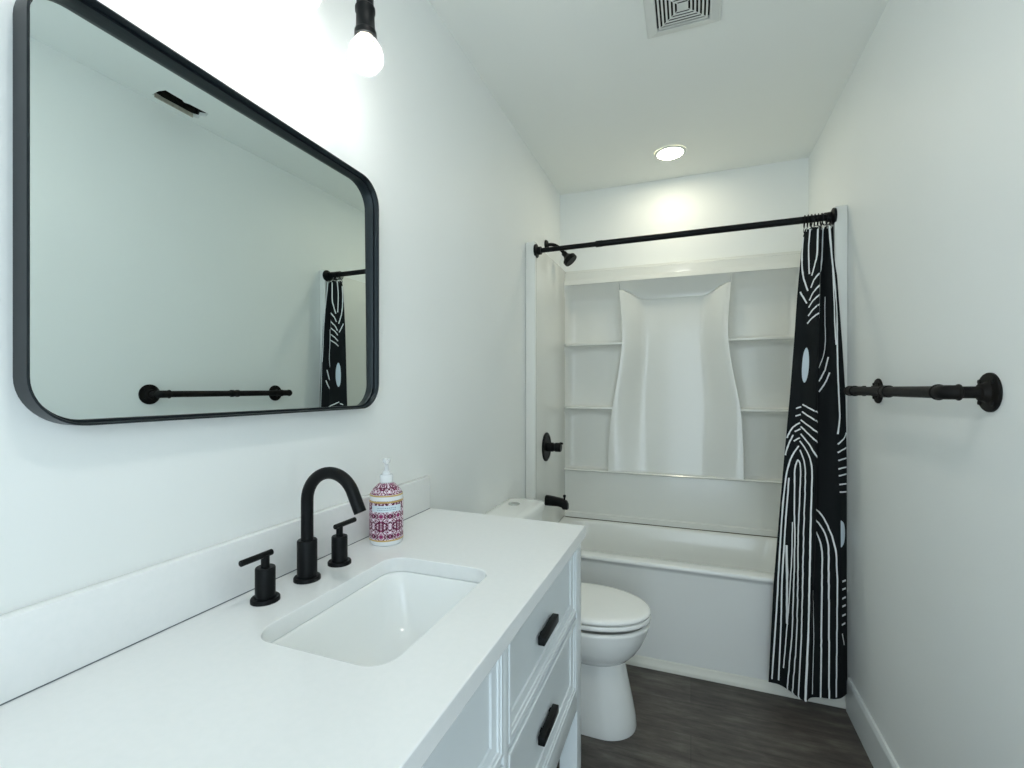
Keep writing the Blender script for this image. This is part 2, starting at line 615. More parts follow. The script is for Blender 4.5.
zl = []
e_ = .0006
for a, b, n in ((.470, .500, 3), (.505, LEDGE - .016, 6), (LEDGE - .012, LEDGE - .002, 4)):
    zl += list(np.linspace(a, b, n))
zl += [LEDGE]
prev = LEDGE
for t in sorted(SHELVES):
    zl += list(np.linspace(prev + e_, prev + .03, 8)) + list(np.linspace(prev + .034, t - .07, 20)) + list(np.linspace(t - .065, t - .013 - e_, 22))
    zl += [t - .013, t - .010, t - .003, t]
    prev = t
zl += list(np.linspace(prev + e_, prev + .03, 8)) + list(np.linspace(prev + .034, TOPZ - .125, 16)) + list(np.linspace(TOPZ - .12, TOPZ - e_, 54))
zl += [TOPZ, TOPZ + .006, TOPZ + .014, TOPZ + .03, TOPZ + .0305, TOPZ + .05, TOPZ + .0505, TOPZ + .075, TOPZ + .08, 1.952]


def depth(kind, s, z):
    if z < .502:
        return .050
    if z < LEDGE - .014:
        return .044
    if z <= LEDGE + 1e-6:
        return .044 + .020 * sstep(LEDGE - .014, LEDGE - .007, z) - .004 * sstep(LEDGE - .005, LEDGE, z)
    if z >= TOPZ - 1e-6:
        if z < TOPZ + .02:
            return .060 - .003 * (z > TOPZ + .01)
        if z < TOPZ + .0302:
            return .055
        if z < TOPZ + .0502:
            return .047
        if z < TOPZ + .076:
            return .041
        return .028
    if kind == 'c':
        return center_depth(s, z)
    for t in SHELVES:
        if t - .0131 <= z <= t + 1e-6:
            return shelf_front(s) - (.002 if (z > t - .001 or z < t - .0125) else 0)
    return niche(s, z, kind)


rows = []
nN, nC = 26, 48
for z in zl:
    cl, cr_ = curve_at(zs_l, z) * .986, curve_at(zs_r, z) * .986
    row = []
    for i in range(nN + 1):
        s = i / nN
        row.append((SX0 + (cl - .0015 - SX0) * s, YB - DEEP * depth('l', s, z), z))
    for i in range(nC + 1):
        u = -1 + 2 * i / nC
        row.append((cl + (cr_ - cl) * (u + 1) / 2, YB - DEEP * depth('c', u, z), z))
    for i in range(nN + 1):
        s = 1 - i / nN
        row.append((cr_ + .0015 + (SX1 - cr_ - .0015) * (1 - s), YB - DEEP * depth('r', s, z), z))
    rows.append(row)
# close the sheet against the wall so that it is a body with thickness
n_ = len(rows[0])
rows = [[(p[0], YB - .001, rows[0][0][2]) for p in rows[0]]] + rows + [[(p[0], YB - .001, rows[-1][0][2]) for p in rows[-1]]]
mb = MB()
mb.grid(rows, close_v=True)
mb.build('back_panel', M['acrylic'], sur, angle=40)
for nm, x0, x1, fx0, fx1 in (('side_panel', XL + .001, SX0, XL + .001, SX0 + .006), ('side_panel', SX1, XR - .001, SX1 - .006, XR - .001)):
    mb = MB()
    mb.box(x0, x1, 2.196, YB - .002, .469, 1.952, .006)
    p = mb.build('side_panel', M['acrylic'], sur)
    mb = MB()
    mb.box(fx0, fx1, 2.170, 2.1985, .469, 1.956, .005, 3)
    mb.build('front_flange', M['acrylic'], sur)

box('caulk_line', M['caulk'], sur, SX0 + .004, SX1 - .004, 2.7615, 2.7720, .4674, .4712)['label'] = 'dark seam above the tub deck'

# ------------------------------------------------------------------ shower fittings
SY = 2.37
v = thing('shower_valve', 'black round shower valve plate with a stubby handle on the left surround wall', 'shower valve', (SX0, SY, .935))
mb = MB()
mb.lathe([(.075, 0.0005), (.075, .006), (.071, .009), (.06, .0095), (.058, .007), (.022, .007)], (SX0, SY, .935), (1, 0, 0), 48)
mb.build('face_plate', M['black'], v)
mb = MB()
mb.lathe([(.024, .005), (.024, .040), (.021, .043), (.021, .050), (.024, .053), (.024, .078), (.021, .082), (.0, .082)], (SX0, SY, .935), (1, 0, 0), 32)
h_ = mb.build('handle', M['black'], v)
mb = MB()
mb.tube([(SX0 + .068, SY, .953), (SX0 + .080, SY, .957), (SX0 + .092, SY, .955)], .0055, 12)
mb.build('lever', M['black'], h_)

sp = thing('tub_spout', 'black tub spout with a diverter pin, low on the left surround wall', 'tub spout', (SX0, SY, .655))
mb = MB()


def spout_ring(x, z0, z1, w):
    return [(x, SY + a, (z0 + z1) / 2 + b) for a, b in rrect(0, 0, w / 2, (z1 - z0) / 2, min(w, z1 - z0) * .35, 5)]


mb.grid([spout_ring(SX0 + .0005, .629, .681, .052), spout_ring(SX0 + .02, .629, .680, .050), spout_ring(SX0 + .07, .629, .674, .046),
         spout_ring(SX0 + .088, .624, .671, .043), spout_ring(SX0 + .094, .615, .669, .041), spout_ring(SX0 + .112, .615, .661, .038),
         spout_ring(SX0 + .119, .617, .648, .032)], close_u=True, cap0=True, cap1=True)
mb.build('spout_body', M['black'], sp, angle=50)
mb = MB()
mb.lathe([(.005, 0), (.005, .014), (.0075, .016), (.0075, .026), (.005, .028), (.0, .028)], (SX0 + .10, SY, .663), (0, 0, 1), 16)
mb.build('diverter_pin', M['black'], sp)

HY = 2.52
sh = thing('overhead_shower', 'black shower head on a short bent arm high on the left surround wall', 'shower head', (XL, HY, 2.04))
# the arm comes out of the painted wall just above the surround
HX = XL
mb = MB()
mb.lathe([(.030, .0005), (.030, .004), (.024, .012), (.013, .016), (.0, .016)], (HX, HY, 2.04), (1, 0, 0), 32)
mb.build('wall_flange', M['black'], sh)
arm = []
for k in range(15):
    a = k / 14
    arm.append((HX + .004 + (.105) * a, HY, 2.04 + .006 * math.sin(PI * a) - .060 * a ** 2.2))
mb = MB()
mb.tube(arm, .0095, 16)
mb.build('arm', M['black'], sh)
d = Vector((.66, 0, -.75))
o = Vector(arm[-1]) - d * .012
mb = MB()
mb.lathe([(.013, 0), (.015, .006), (.015, .020), (.018, .026), (.026, .036), (.036, .044), (.039, .048), (.039, .066), (.037, .069), (.034, .069), (.033, .067), (.0, .067)],
         o, d, 40)
mb.build('spray_head', M['black'], sh, angle=30)

RY, RZ0, RZ1 = 2.19, 1.913, 1.921
rx0, rx1 = SX0 + .0005, SX1 - .0005
rod = thing('shower_rod', 'black tension rod spanning the tub alcove above the curtain', 'curtain rod', (SX0, RY, RZ0))


def rodz(x):
    return RZ0 + (RZ1 - RZ0) * (x - rx0) / (rx1 - rx0)


mb = MB()
mb.tube([(rx0 + .010, RY, rodz(rx0)), (-.40, RY, rodz(-.40))], .0115, 24)
mb.build('inner_pole', M['black'], rod)
mb = MB()
mb.tube([(-.415, RY, rodz(-.415)), (-.412, RY, rodz(-.412)), (-.385, RY, rodz(-.385)), (-.382, RY, rodz(-.382)), (rx1 - .008, RY, rodz(rx1))],
        [.0135, .0148, .0148, .0138, .0138], 24)
mb.build('outer_pole', M['black'], rod)
for x, dr in ((rx0, 1), (rx1, -1)):
    mb = MB()
    mb.lathe([(.033, 0), (.034, .004), (.033, .009), (.026, .012), (.020, .014), (.019, .030), (.0, .030)], (x, RY, rodz(x)), (dr, 0, 0), 36)
    mb.build('end_flange', M['black'], rod)

# ------------------------------------------------------------------ shower curtain
LINES = [
 (1.0,[(0.09,1.855),(0.0875,1.838),(0.085,1.821),(0.085,1.804),(0.0875,1.787),(0.095,1.77),(0.11,1.752),(0.12,1.735),(0.135,1.717),(0.15,1.7),
  (0.165,1.683),(0.19,1.666),(0.215,1.649),(0.2425,1.632)]),
 (1.0,[(0.1175,1.632),(0.1575,1.615),(0.1925,1.599),(0.235,1.582)]),
 (1.0,[(0.2575,1.88),(0.2525,1.864),(0.2475,1.847),(0.2425,1.832),(0.2375,1.816),(0.2375,1.799),(0.24,1.782),(0.2425,1.766),(0.2475,1.749),
  (0.25,1.732),(0.255,1.715),(0.26,1.699)]),
 (1.0,[(0.3775,1.872),(0.375,1.855),(0.375,1.838),(0.3725,1.821),(0.3725,1.803),(0.3725,1.786),(0.3675,1.769),(0.3575,1.753),(0.34,1.737),
  (0.33,1.722),(0.3175,1.706),(0.3,1.69)]),
 (1.0,[(0.6625,1.885),(0.6475,1.873),(0.6425,1.857),(0.6375,1.841),(0.6325,1.826),(0.63,1.809),(0.6275,1.793),(0.6225,1.777),(0.615,1.761),
  (0.605,1.746),(0.5925,1.73),(0.5825,1.714),(0.4675,1.692),(0.4675,1.677),(0.47,1.661),(0.4525,1.644),(0.4575,1.628),(0.4625,1.613),(0.4675,1.597),
  (0.4675,1.581),(0.4675,1.565),(0.4675,1.55),(0.48,1.534),(0.4875,1.518)]),
 (1.0,[(0.4325,1.695),(0.365,1.683),(0.33,1.671),(0.31,1.656),(0.29,1.642)]),
 (1.0,[(0.4425,1.648),(0.3625,1.634),(0.325,1.622),(0.2975,1.608),(0.2725,1.592)]),
 (1.0,[(0.4475,1.61),(0.365,1.599),(0.3275,1.59),(0.2975,1.577),(0.2675,1.564)]),
 (1.0,[(0.4675,1.574),(0.3675,1.563),(0.33,1.554),(0.3,1.542),(0.2675,1.53)]),
 (1.0,[(0.4425,1.537),(0.365,1.529),(0.3275,1.521),(0.295,1.511),(0.26,1.5)]),
 (1.0,[(0.78,1.881),(0.78,1.866),(0.7825,1.849),(0.7825,1.833),(0.785,1.817),(0.7875,1.8),(0.79,1.785),(0.7925,1.768),(0.7975,1.752),(0.8025,1.736),
  (0.8075,1.72),(0.8125,1.703),(0.8175,1.688),(0.82,1.672),(0.8225,1.656),(0.825,1.64),(0.8275,1.623),(0.83,1.608),(0.83,1.592),(0.835,1.577),
  (0.835,1.562),(0.835,1.546),(0.835,1.53),(0.83,1.514),(0.8275,1.499),(0.8225,1.483),(0.82,1.467),(0.815,1.452),(0.8125,1.436),(0.81,1.421),
  (0.81,1.406),(0.8075,1.39),(0.8075,1.374),(0.8075,1.358),(0.805,1.343),(0.805,1.328),(0.805,1.312),(0.805,1.297),(0.805,1.281),(0.805,1.266),
  (0.8075,1.251),(0.8075,1.235),(0.8075,1.219),(0.81,1.205),(0.81,1.189),(0.8125,1.173),(0.8125,1.159),(0.815,1.143),(0.8125,1.127),(0.805,1.113),
  (0.7975,1.097),(0.7875,1.081),(0.7775,1.066)]),
 (0.6,[(0.8,1.821),(0.8,1.804),(0.8,1.787),(0.8,1.77),(0.8,1.753),(0.8,1.737),(0.8,1.72),(0.7975,1.703),(0.7975,1.686),(0.7975,1.671),(0.795,1.654),
  (0.795,1.638),(0.7925,1.621),(0.79,1.604),(0.79,1.588),(0.79,1.573),(0.79,1.556),(0.7875,1.54),(0.785,1.523),(0.7825,1.507),(0.7825,1.491),
  (0.7825,1.475),(0.7825,1.459),(0.7825,1.443),(0.785,1.426),(0.7875,1.41)]),
 (0.6,[(0.665,1.603),(0.665,1.586),(0.6625,1.57),(0.6625,1.554),(0.6625,1.539),(0.6625,1.523),(0.6625,1.507),(0.6625,1.49),(0.665,1.475),
  (0.665,1.459),(0.665,1.443),(0.665,1.427),(0.6625,1.412),(0.66,1.396),(0.6525,1.38),(0.6425,1.366),(0.625,1.351),(0.5975,1.337),(0.56,1.322)]),
 (1.0,[(0.6875,1.364),(0.6775,1.347),(0.67,1.33),(0.6625,1.313),(0.6425,1.299),(0.615,1.283),(0.57,1.269)]),
 (1.0,[(0.7,1.303),(0.6825,1.286),(0.67,1.27),(0.6525,1.255),(0.6225,1.241),(0.575,1.228)]),
 (1.0,[(0.26,1.178),(0.305,1.171),(0.3375,1.163),(0.3775,1.156),(0.4675,1.148)]),
 (1.0,[(0.26,1.15),(0.305,1.14),(0.3375,1.131),(0.38,1.122),(0.4675,1.111)]),
 (1.0,[(0.25,1.117),(0.29,1.108),(0.3225,1.099),(0.3475,1.091),(0.3875,1.081),(0.4675,1.071)]),
 (1.0,[(0.255,1.091),(0.295,1.08),(0.325,1.068),(0.35,1.057),(0.39,1.046),(0.4675,1.033)]),
 (1.0,[(0.26,1.062),(0.2925,1.05),(0.3175,1.039),(0.335,1.028),(0.355,1.016),(0.3775,1.002),(0.41,0.99),(0.4625,0.976)]),
 (1.0,[(0.255,1.034),(0.285,1.022),(0.3075,1.011),(0.325,0.999),(0.3375,0.985),(0.35,0.972),(0.36,0.958),(0.37,0.943),(0.375,0.928),(0.3775,0.913),
  (0.38,0.898),(0.38,0.882),(0.38,0.868),(0.38,0.852),(0.3825,0.838),(0.3825,0.822),(0.3825,0.807),(0.3825,0.792),(0.3825,0.776),(0.3825,0.761),
  (0.385,0.747),(0.385,0.731),(0.385,0.717),(0.385,0.701),(0.3875,0.686),(0.3875,0.671),(0.3875,0.656),(0.39,0.642),(0.39,0.626),(0.3925,0.611),
  (0.395,0.597),(0.395,0.581),(0.3975,0.566),(0.4,0.552),(0.4025,0.537),(0.4025,0.522),(0.405,0.507),(0.4075,0.493),(0.41,0.478),(0.41,0.462),
  (0.4125,0.448),(0.415,0.433),(0.415,0.418),(0.4175,0.403),(0.4175,0.388),(0.42,0.373),(0.42,0.358),(0.4225,0.344),(0.425,0.328),(0.425,0.313),
  (0.4275,0.299),(0.4275,0.283),(0.4275,0.269),(0.4275,0.254),(0.4275,0.238),(0.4275,0.224),(0.43,0.209),(0.43,0.194),(0.43,0.179),(0.43,0.164),
  (0.43,0.15),(0.43,0.134),(0.43,0.12),(0.4325,0.105),(0.4325,0.089),(0.4325,0.075),(0.4425,0.07)]),
 (1.0,[(0.1775,1.161),(0.2125,1.165),(0.2475,1.168)]),
 (1.0,[(0.1775,1.131),(0.2125,1.134),(0.2475,1.138)]),
 (1.0,[(0.0575,1.043),(0.1,1.059),(0.1325,1.074),(0.16,1.087),(0.2,1.097),(0.245,1.105)]),
 (1.0,[(0.1825,1.069),(0.2225,1.075),(0.255,1.081)]),
 (1.0,[(0.05,0.974),(0.0775,0.991),(0.1025,1.008),(0.125,1.024),(0.15,1.04),(0.1675,1.056)]),
 (1.0,[(0.18,1.031),(0.2175,1.039),(0.2525,1.046)]),
 (1.0,[(0.2475,1.014),(0.225,1.001),(0.1975,0.988),(0.175,0.973),(0.16,0.959),(0.15,0.944),(0.14,0.928),(0.13,0.913),(0.1225,0.897),(0.1175,0.881),
  (0.115,0.866),(0.1125,0.85),(0.11,0.833),(0.1075,0.817),(0.105,0.801),(0.1025,0.786),(0.105,0.77),(0.105,0.754),(0.1075,0.737),(0.1075,0.721),
  (0.11,0.706),(0.11,0.69),(0.1125,0.674),(0.115,0.658),(0.115,0.643),(0.1175,0.627),(0.12,0.611),(0.12,0.594),(0.1225,0.579),(0.125,0.563),
  (0.125,0.547),(0.1275,0.531),(0.13,0.516),(0.13,0.5),(0.1325,0.484),(0.135,0.468),(0.1375,0.453),(0.1375,0.437),(0.1375,0.421),(0.135,0.404),
  (0.135,0.388),(0.135,0.373),(0.135,0.357),(0.1325,0.341),(0.1325,0.324),(0.13,0.309),(0.13,0.293),(0.1275,0.277),(0.1275,0.26),(0.125,0.244),
  (0.125,0.229),(0.1225,0.213),(0.1225,0.197),(0.12,0.18),(0.1175,0.164),(0.1175,0.149),(0.115,0.133),(0.115,0.116),(0.1125,0.1),(0.1125,0.085)]),
 (1.0,[(0.775,1.027),(0.8325,1.04),(0.89,1.053),(0.9575,1.071)]),
 (1.0,[(0.77,0.995),(0.835,1.005),(0.9375,1.014)]),
 (1.0,[(0.775,0.965),(0.8375,0.97),(0.94,0.974)]),
 (1.0,[(0.775,0.933),(0.835,0.937),(0.935,0.939)]),
 (1.0,[(0.78,0.907),(0.8375,0.91),(0.935,0.913)]),
 (1.0,[(0.785,0.874),(0.84,0.875),(0.935,0.875)]),
 (1.0,[(0.79,0.846),(0.8425,0.845),(0.935,0.844)]),
 (1.0,[(0.2625,0.999),(0.2825,0.985),(0.2975,0.971),(0.31,0.958),(0.3175,0.942),(0.3225,0.927),(0.325,0.912),(0.325,0.896),(0.3275,0.881),
  (0.3275,0.866),(0.3275,0.85),(0.33,0.835),(0.33,0.819),(0.33,0.804),(0.33,0.788),(0.33,0.773),(0.33,0.758),(0.3325,0.742),(0.3325,0.727),
  (0.3325,0.712),(0.3325,0.696),(0.3325,0.681),(0.335,0.666),(0.335,0.651),(0.335,0.635),(0.3375,0.621),(0.3375,0.605),(0.3375,0.591),(0.34,0.576),
  (0.34,0.56),(0.3425,0.546),(0.345,0.531),(0.345,0.516),(0.3475,0.501),(0.3475,0.485),(0.35,0.471),(0.3525,0.456),(0.3525,0.441),(0.3525,0.426),
  (0.3525,0.41),(0.355,0.396),(0.355,0.38),(0.355,0.364),(0.3575,0.35),(0.3575,0.335),(0.3575,0.319),(0.36,0.305),(0.36,0.289),(0.36,0.275),
  (0.36,0.259),(0.36,0.244),(0.36,0.229),(0.36,0.213),(0.36,0.198),(0.36,0.183),(0.36,0.168),(0.36,0.152),(0.36,0.137),(0.36,0.122),(0.36,0.106),
  (0.36,0.092),(0.36,0.076),(0.37,0.07)]),
 (1.0,[(0.2875,0.07),(0.285,0.083),(0.2875,0.099),(0.2875,0.115),(0.29,0.132),(0.2925,0.147),(0.2925,0.163),(0.2925,0.179),(0.295,0.195),
  (0.295,0.21),(0.2975,0.226),(0.3,0.243),(0.3,0.259),(0.3025,0.275),(0.3025,0.29),(0.3025,0.305),(0.3025,0.321),(0.3025,0.336),(0.3025,0.352),
  (0.3,0.367),(0.3,0.382),(0.3,0.398),(0.3,0.414),(0.3,0.43),(0.3,0.444),(0.2975,0.46),(0.2975,0.476),(0.295,0.49),(0.295,0.506),(0.2925,0.52),
  (0.2925,0.536),(0.29,0.552),(0.2875,0.566),(0.285,0.582),(0.2825,0.597),(0.28,0.612),(0.28,0.628),(0.2775,0.643),(0.275,0.658),(0.2725,0.673),
  (0.27,0.689),(0.265,0.703),(0.26,0.719),(0.2575,0.735),(0.2525,0.749),(0.25,0.765),(0.2475,0.781),(0.245,0.796),(0.2425,0.812),(0.24,0.827),
  (0.2375,0.842),(0.235,0.858),(0.23,0.874),(0.2275,0.89),(0.2225,0.905),(0.2225,0.921),(0.2275,0.937),(0.2375,0.95),(0.2475,0.959),(0.2575,0.956),
  (0.2725,0.947),(0.28,0.932),(0.285,0.916),(0.2875,0.901),(0.2875,0.886),(0.29,0.87),(0.29,0.855),(0.29,0.839),(0.2925,0.823),(0.2925,0.809),
  (0.295,0.793),(0.295,0.777),(0.295,0.761),(0.295,0.747),(0.2975,0.731),(0.2975,0.715),(0.2975,0.7),(0.3,0.685),(0.3,0.669),(0.3025,0.655),
  (0.305,0.639),(0.305,0.625),(0.3075,0.609),(0.31,0.594),(0.3125,0.579),(0.315,0.564),(0.3175,0.549),(0.3175,0.534),(0.32,0.519),(0.3225,0.505),
  (0.3225,0.489),(0.325,0.474),(0.325,0.46),(0.325,0.444),(0.3275,0.43),(0.3275,0.414),(0.3275,0.398),(0.3275,0.384),(0.3275,0.368),(0.33,0.353),
  (0.33,0.339),(0.33,0.323),(0.33,0.307),(0.33,0.293),(0.33,0.277),(0.33,0.261),(0.33,0.247),(0.33,0.231),(0.33,0.215),(0.3275,0.2),(0.3275,0.184),
  (0.3275,0.168),(0.3275,0.154),(0.325,0.137),(0.325,0.121),(0.325,0.106),(0.325,0.091),(0.3225,0.074),(0.33,0.07)]),
 (0.8,[(0.2425,0.715),(0.245,0.7),(0.2475,0.684),(0.2475,0.668),(0.25,0.652),(0.2525,0.637),(0.255,0.621),(0.2575,0.606),(0.26,0.591),(0.26,0.575),
  (0.2625,0.559),(0.265,0.543),(0.265,0.528),(0.265,0.512),(0.2675,0.496),(0.2675,0.48),(0.27,0.465),(0.27,0.449),(0.2675,0.433),(0.2675,0.418),
  (0.2675,0.402),(0.265,0.385),(0.265,0.369),(0.2625,0.353),(0.26,0.336),(0.26,0.321),(0.2575,0.305),(0.255,0.288),(0.255,0.272),(0.2525,0.256),
  (0.2525,0.24),(0.25,0.224),(0.25,0.208),(0.2475,0.191),(0.245,0.175),(0.245,0.16),(0.2425,0.143)]),
 (1.0,[(0.16,0.885),(0.16,0.868),(0.16,0.852),(0.1625,0.836),(0.1625,0.821),(0.1625,0.804),(0.1625,0.788),(0.1625,0.772),(0.1625,0.757),
  (0.1625,0.741),(0.1625,0.725),(0.165,0.708),(0.165,0.692),(0.165,0.677),(0.1675,0.661),(0.1675,0.645),(0.17,0.629),(0.17,0.614),(0.1725,0.598),
  (0.1725,0.581),(0.1725,0.565),(0.175,0.549),(0.175,0.534),(0.1775,0.518),(0.1775,0.502),(0.18,0.487),(0.1825,0.471),(0.185,0.454),(0.185,0.438),
  (0.1875,0.422),(0.1875,0.407),(0.19,0.391),(0.19,0.375),(0.1925,0.359),(0.1925,0.342),(0.1925,0.327),(0.195,0.311),(0.195,0.295),(0.195,0.279),
  (0.195,0.264),(0.195,0.247),(0.195,0.231),(0.195,0.215),(0.195,0.2),(0.195,0.184),(0.195,0.167),(0.195,0.151),(0.195,0.135),(0.195,0.12),
  (0.195,0.104),(0.195,0.087)]),
 (1.5,[(0.1975,0.621),(0.2025,0.605),(0.2075,0.589),(0.2125,0.574),(0.2175,0.557),(0.2225,0.541),(0.2275,0.525),(0.2325,0.51),(0.235,0.494),
  (0.24,0.478),(0.2425,0.462),(0.245,0.447),(0.245,0.43),(0.2475,0.414),(0.2475,0.398),(0.25,0.382),(0.2525,0.367),(0.2525,0.35),(0.255,0.334),
  (0.2575,0.318)]),
 (1.0,[(0.4675,0.782),(0.5975,0.763),(0.63,0.752),(0.6525,0.74),(0.665,0.727),(0.675,0.715),(0.6825,0.702),(0.695,0.69),(0.7075,0.677),(0.715,0.662),
  (0.725,0.648),(0.735,0.634),(0.7425,0.62),(0.7475,0.604),(0.75,0.589),(0.75,0.574),(0.7525,0.559),(0.755,0.543),(0.7575,0.529),(0.76,0.514),
  (0.76,0.499),(0.76,0.484),(0.76,0.468),(0.76,0.454),(0.76,0.438),(0.76,0.424),(0.7575,0.408),(0.7575,0.393),(0.7575,0.378),(0.7575,0.363),
  (0.7575,0.347),(0.7575,0.333),(0.755,0.318),(0.755,0.302),(0.755,0.288),(0.755,0.272),(0.755,0.258),(0.755,0.242),(0.7525,0.227),(0.7525,0.213),
  (0.7525,0.197),(0.7525,0.183),(0.7525,0.167),(0.7525,0.152),(0.75,0.138),(0.75,0.122),(0.75,0.108),(0.75,0.093),(0.75,0.077)]),
 (1.0,[(0.4825,0.741),(0.595,0.72),(0.625,0.708),(0.645,0.697),(0.66,0.684),(0.6675,0.671),(0.6725,0.657),(0.6775,0.643),(0.68,0.628),(0.68,0.612),
  (0.6825,0.598),(0.6825,0.582),(0.6825,0.568),(0.6825,0.552),(0.685,0.537),(0.685,0.522),(0.685,0.506),(0.6875,0.491),(0.6875,0.476),(0.6875,0.461),
  (0.6875,0.445),(0.69,0.431),(0.69,0.415),(0.69,0.401),(0.69,0.385),(0.69,0.37),(0.69,0.355),(0.69,0.34),(0.69,0.324),(0.69,0.31),(0.69,0.294),
  (0.6925,0.279),(0.6925,0.265),(0.6925,0.249),(0.6925,0.235),(0.6925,0.219),(0.6925,0.204),(0.6925,0.189),(0.6925,0.174),(0.6925,0.16),
  (0.6925,0.144),(0.6925,0.129),(0.6925,0.114),(0.695,0.099),(0.695,0.085),(0.695,0.07)]),
 (1.0,[(0.55,0.688),(0.585,0.672),(0.6075,0.657),(0.6225,0.644),(0.63,0.629),(0.6375,0.614),(0.64,0.599),(0.6425,0.583),(0.6425,0.569),
  (0.6425,0.553),(0.6425,0.537),(0.645,0.523),(0.645,0.507),(0.645,0.491),(0.6475,0.477),(0.6475,0.461),(0.6475,0.447),(0.6475,0.431),(0.6475,0.415),
  (0.6475,0.401),(0.6475,0.385),(0.6475,0.37),(0.6475,0.355),(0.6475,0.34),(0.6475,0.324),(0.6475,0.31),(0.6475,0.294),(0.65,0.279),(0.6475,0.264),
  (0.65,0.249),(0.65,0.233),(0.65,0.219),(0.65,0.204),(0.65,0.189),(0.65,0.174),(0.65,0.158),(0.65,0.144),(0.65,0.128),(0.65,0.114),(0.65,0.099),
  (0.65,0.083),(0.65,0.07)]),
 (0.6,[(0.47,0.48),(0.48,0.465),(0.4875,0.449),(0.535,0.426),(0.5425,0.41),(0.55,0.394),(0.55,0.38),(0.5575,0.364),(0.56,0.35),(0.565,0.334),
  (0.5675,0.319),(0.5725,0.304),(0.5725,0.289),(0.575,0.275),(0.575,0.26),(0.575,0.244),(0.575,0.23),(0.575,0.215),(0.575,0.201),(0.575,0.186),
  (0.575,0.17),(0.575,0.156),(0.575,0.141),(0.575,0.127),(0.5775,0.112),(0.5775,0.098),(0.5775,0.083)]),
 (1.3,[(0.8275,0.507),(0.855,0.507),(0.9025,0.507)]),
 (1.3,[(0.8275,0.477),(0.855,0.477),(0.9025,0.477)]),
 (1.3,[(0.8275,0.442),(0.8525,0.443),(0.9025,0.443)]),
 (1.3,[(0.8275,0.413),(0.855,0.413),(0.9,0.413)]),
 (1.3,[(0.825,0.378),(0.8525,0.378),(0.9,0.378)]),
 (1.3,[(0.8175,0.344),(0.845,0.345),(0.8825,0.345)]),
 (1.0,[(0.825,0.311),(0.84,0.288),(0.855,0.264)]),
]
FOLDS = [(1.885,[(0.426,2.205),(0.4429,2.185),(0.4786,2.16),(0.4851,2.205),(0.5082,2.172),(0.5287,2.195)]),(1.61,[(0.4029,2.195),(0.4395,2.185),
  (0.4708,2.14),(0.4806,2.2),(0.5151,2.145),(0.5368,2.16)]),(1.43,[(0.3905,2.185),(0.4281,2.18),(0.4649,2.125),(0.475,2.19),(0.5192,2.135),
  (0.5478,2.158)]),(1.22,[(0.3738,2.17),(0.413,2.165),(0.4565,2.105),(0.4683,2.175),(0.5212,2.13),(0.5585,2.155)]),(0.96,[(0.3493,2.15),
  (0.3938,2.145),(0.4505,2.08),(0.4606,2.155),(0.5253,2.12),(0.562,2.15)]),(0.63,[(0.3223,2.135),(0.3661,2.125),(0.4359,2.05),(0.4509,2.125),
  (0.5235,2.1),(0.5615,2.148)]),(0.46,[(0.3085,2.125),(0.3514,2.12),(0.4238,2.035),(0.4411,2.11),(0.5207,2.095),(0.5607,2.145)]),
  (0.07,[(0.2897,2.117),(0.3366,2.114),(0.4015,2.02),(0.4239,2.075),(0.5203,2.087),(0.5623,2.145)])]
MOON = (0.269, 1.334)
HALF = (0.8, 0.688)

fz = [f[0] for f in FOLDS][::-1]
ftab = np.array([f[1] for f in FOLDS])[::-1]          # level, fold, xy


def plan(z):
    P = np.array([[np.interp(z, fz, ftab[:, k, c]) for c in range(2)] for k in range(6)])
    for it in range(3):
        Q = [P[0]]
        for a, b in zip(P[:-1], P[1:]):
            Q += [.78 * a + .22 * b, .22 * a + .78 * b]
        Q.append(P[-1])
        P = np.array(Q)
    return P


def cloth_at(t, z):
    P = plan(z)
    n = len(P) - 1
    q = min(max(t, 0), .99999) * n
    i = int(q)
    p = P[i] * (1 - (q - i)) + P[i + 1] * (q - i)
    return Vector((p[0], p[1], z))


cur = thing('shower_curtain', 'black shower curtain with white line arches, gathered at the right end of the rod', 'shower curtain', (.45, RY, RZ1))
NT, NZ = 4 * (len(plan(1.0)) - 1), 120
mb = MB()
rows = []
for i in range(NZ + 1):
    w = i / NZ
    z = .07 + (1.885 - .07) * w
    P = plan(z)
    q = np.linspace(0, len(P) - 1, NT + 1)
    xs = np.interp(q, range(len(P)), P[:, 0])
    ys = np.interp(q, range(len(P)), P[:, 1])
    row = []
    for j in range(NT + 1):
        t = j / NT
        zz = z
        if w > .95:                                   # the hem sags a little between the hooks and at the free edge
            k = (w - .95) / .05
            zz -= k * (.005 * (1 - abs(math.cos(t * 7 * PI))) + .030 * max(0, 1 - t / .14))
        row.append((xs[j], ys[j], zz))
    rows.append(row)
back = [[None] * (NT + 1) for _ in rows]
for i in range(NZ + 1):
    for j in range(NT + 1):
        a = Vector(rows[i][max(j - 1, 0)])
        b = Vector(rows[i][min(j + 1, NT)])
        tg = (b - a).normalized()
        nrm = Vector((-tg.y, tg.x, 0)).normalized()
        back[i][j] = tuple(Vector(rows[i][j]) + nrm * .0011)
sheet = [r + list(reversed(bk_)) for r, bk_ in zip(rows, back)]
mb.grid(sheet, close_u=True, cap0=False, cap1=False)


def cloth_up(t, z, lift=.0012):
    e = cloth_at(t + .004, z) - cloth_at(t - .004, z)
    return cloth_at(t, z) + Vector((e.y, -e.x, 0)).normalized() * lift       # towards the room


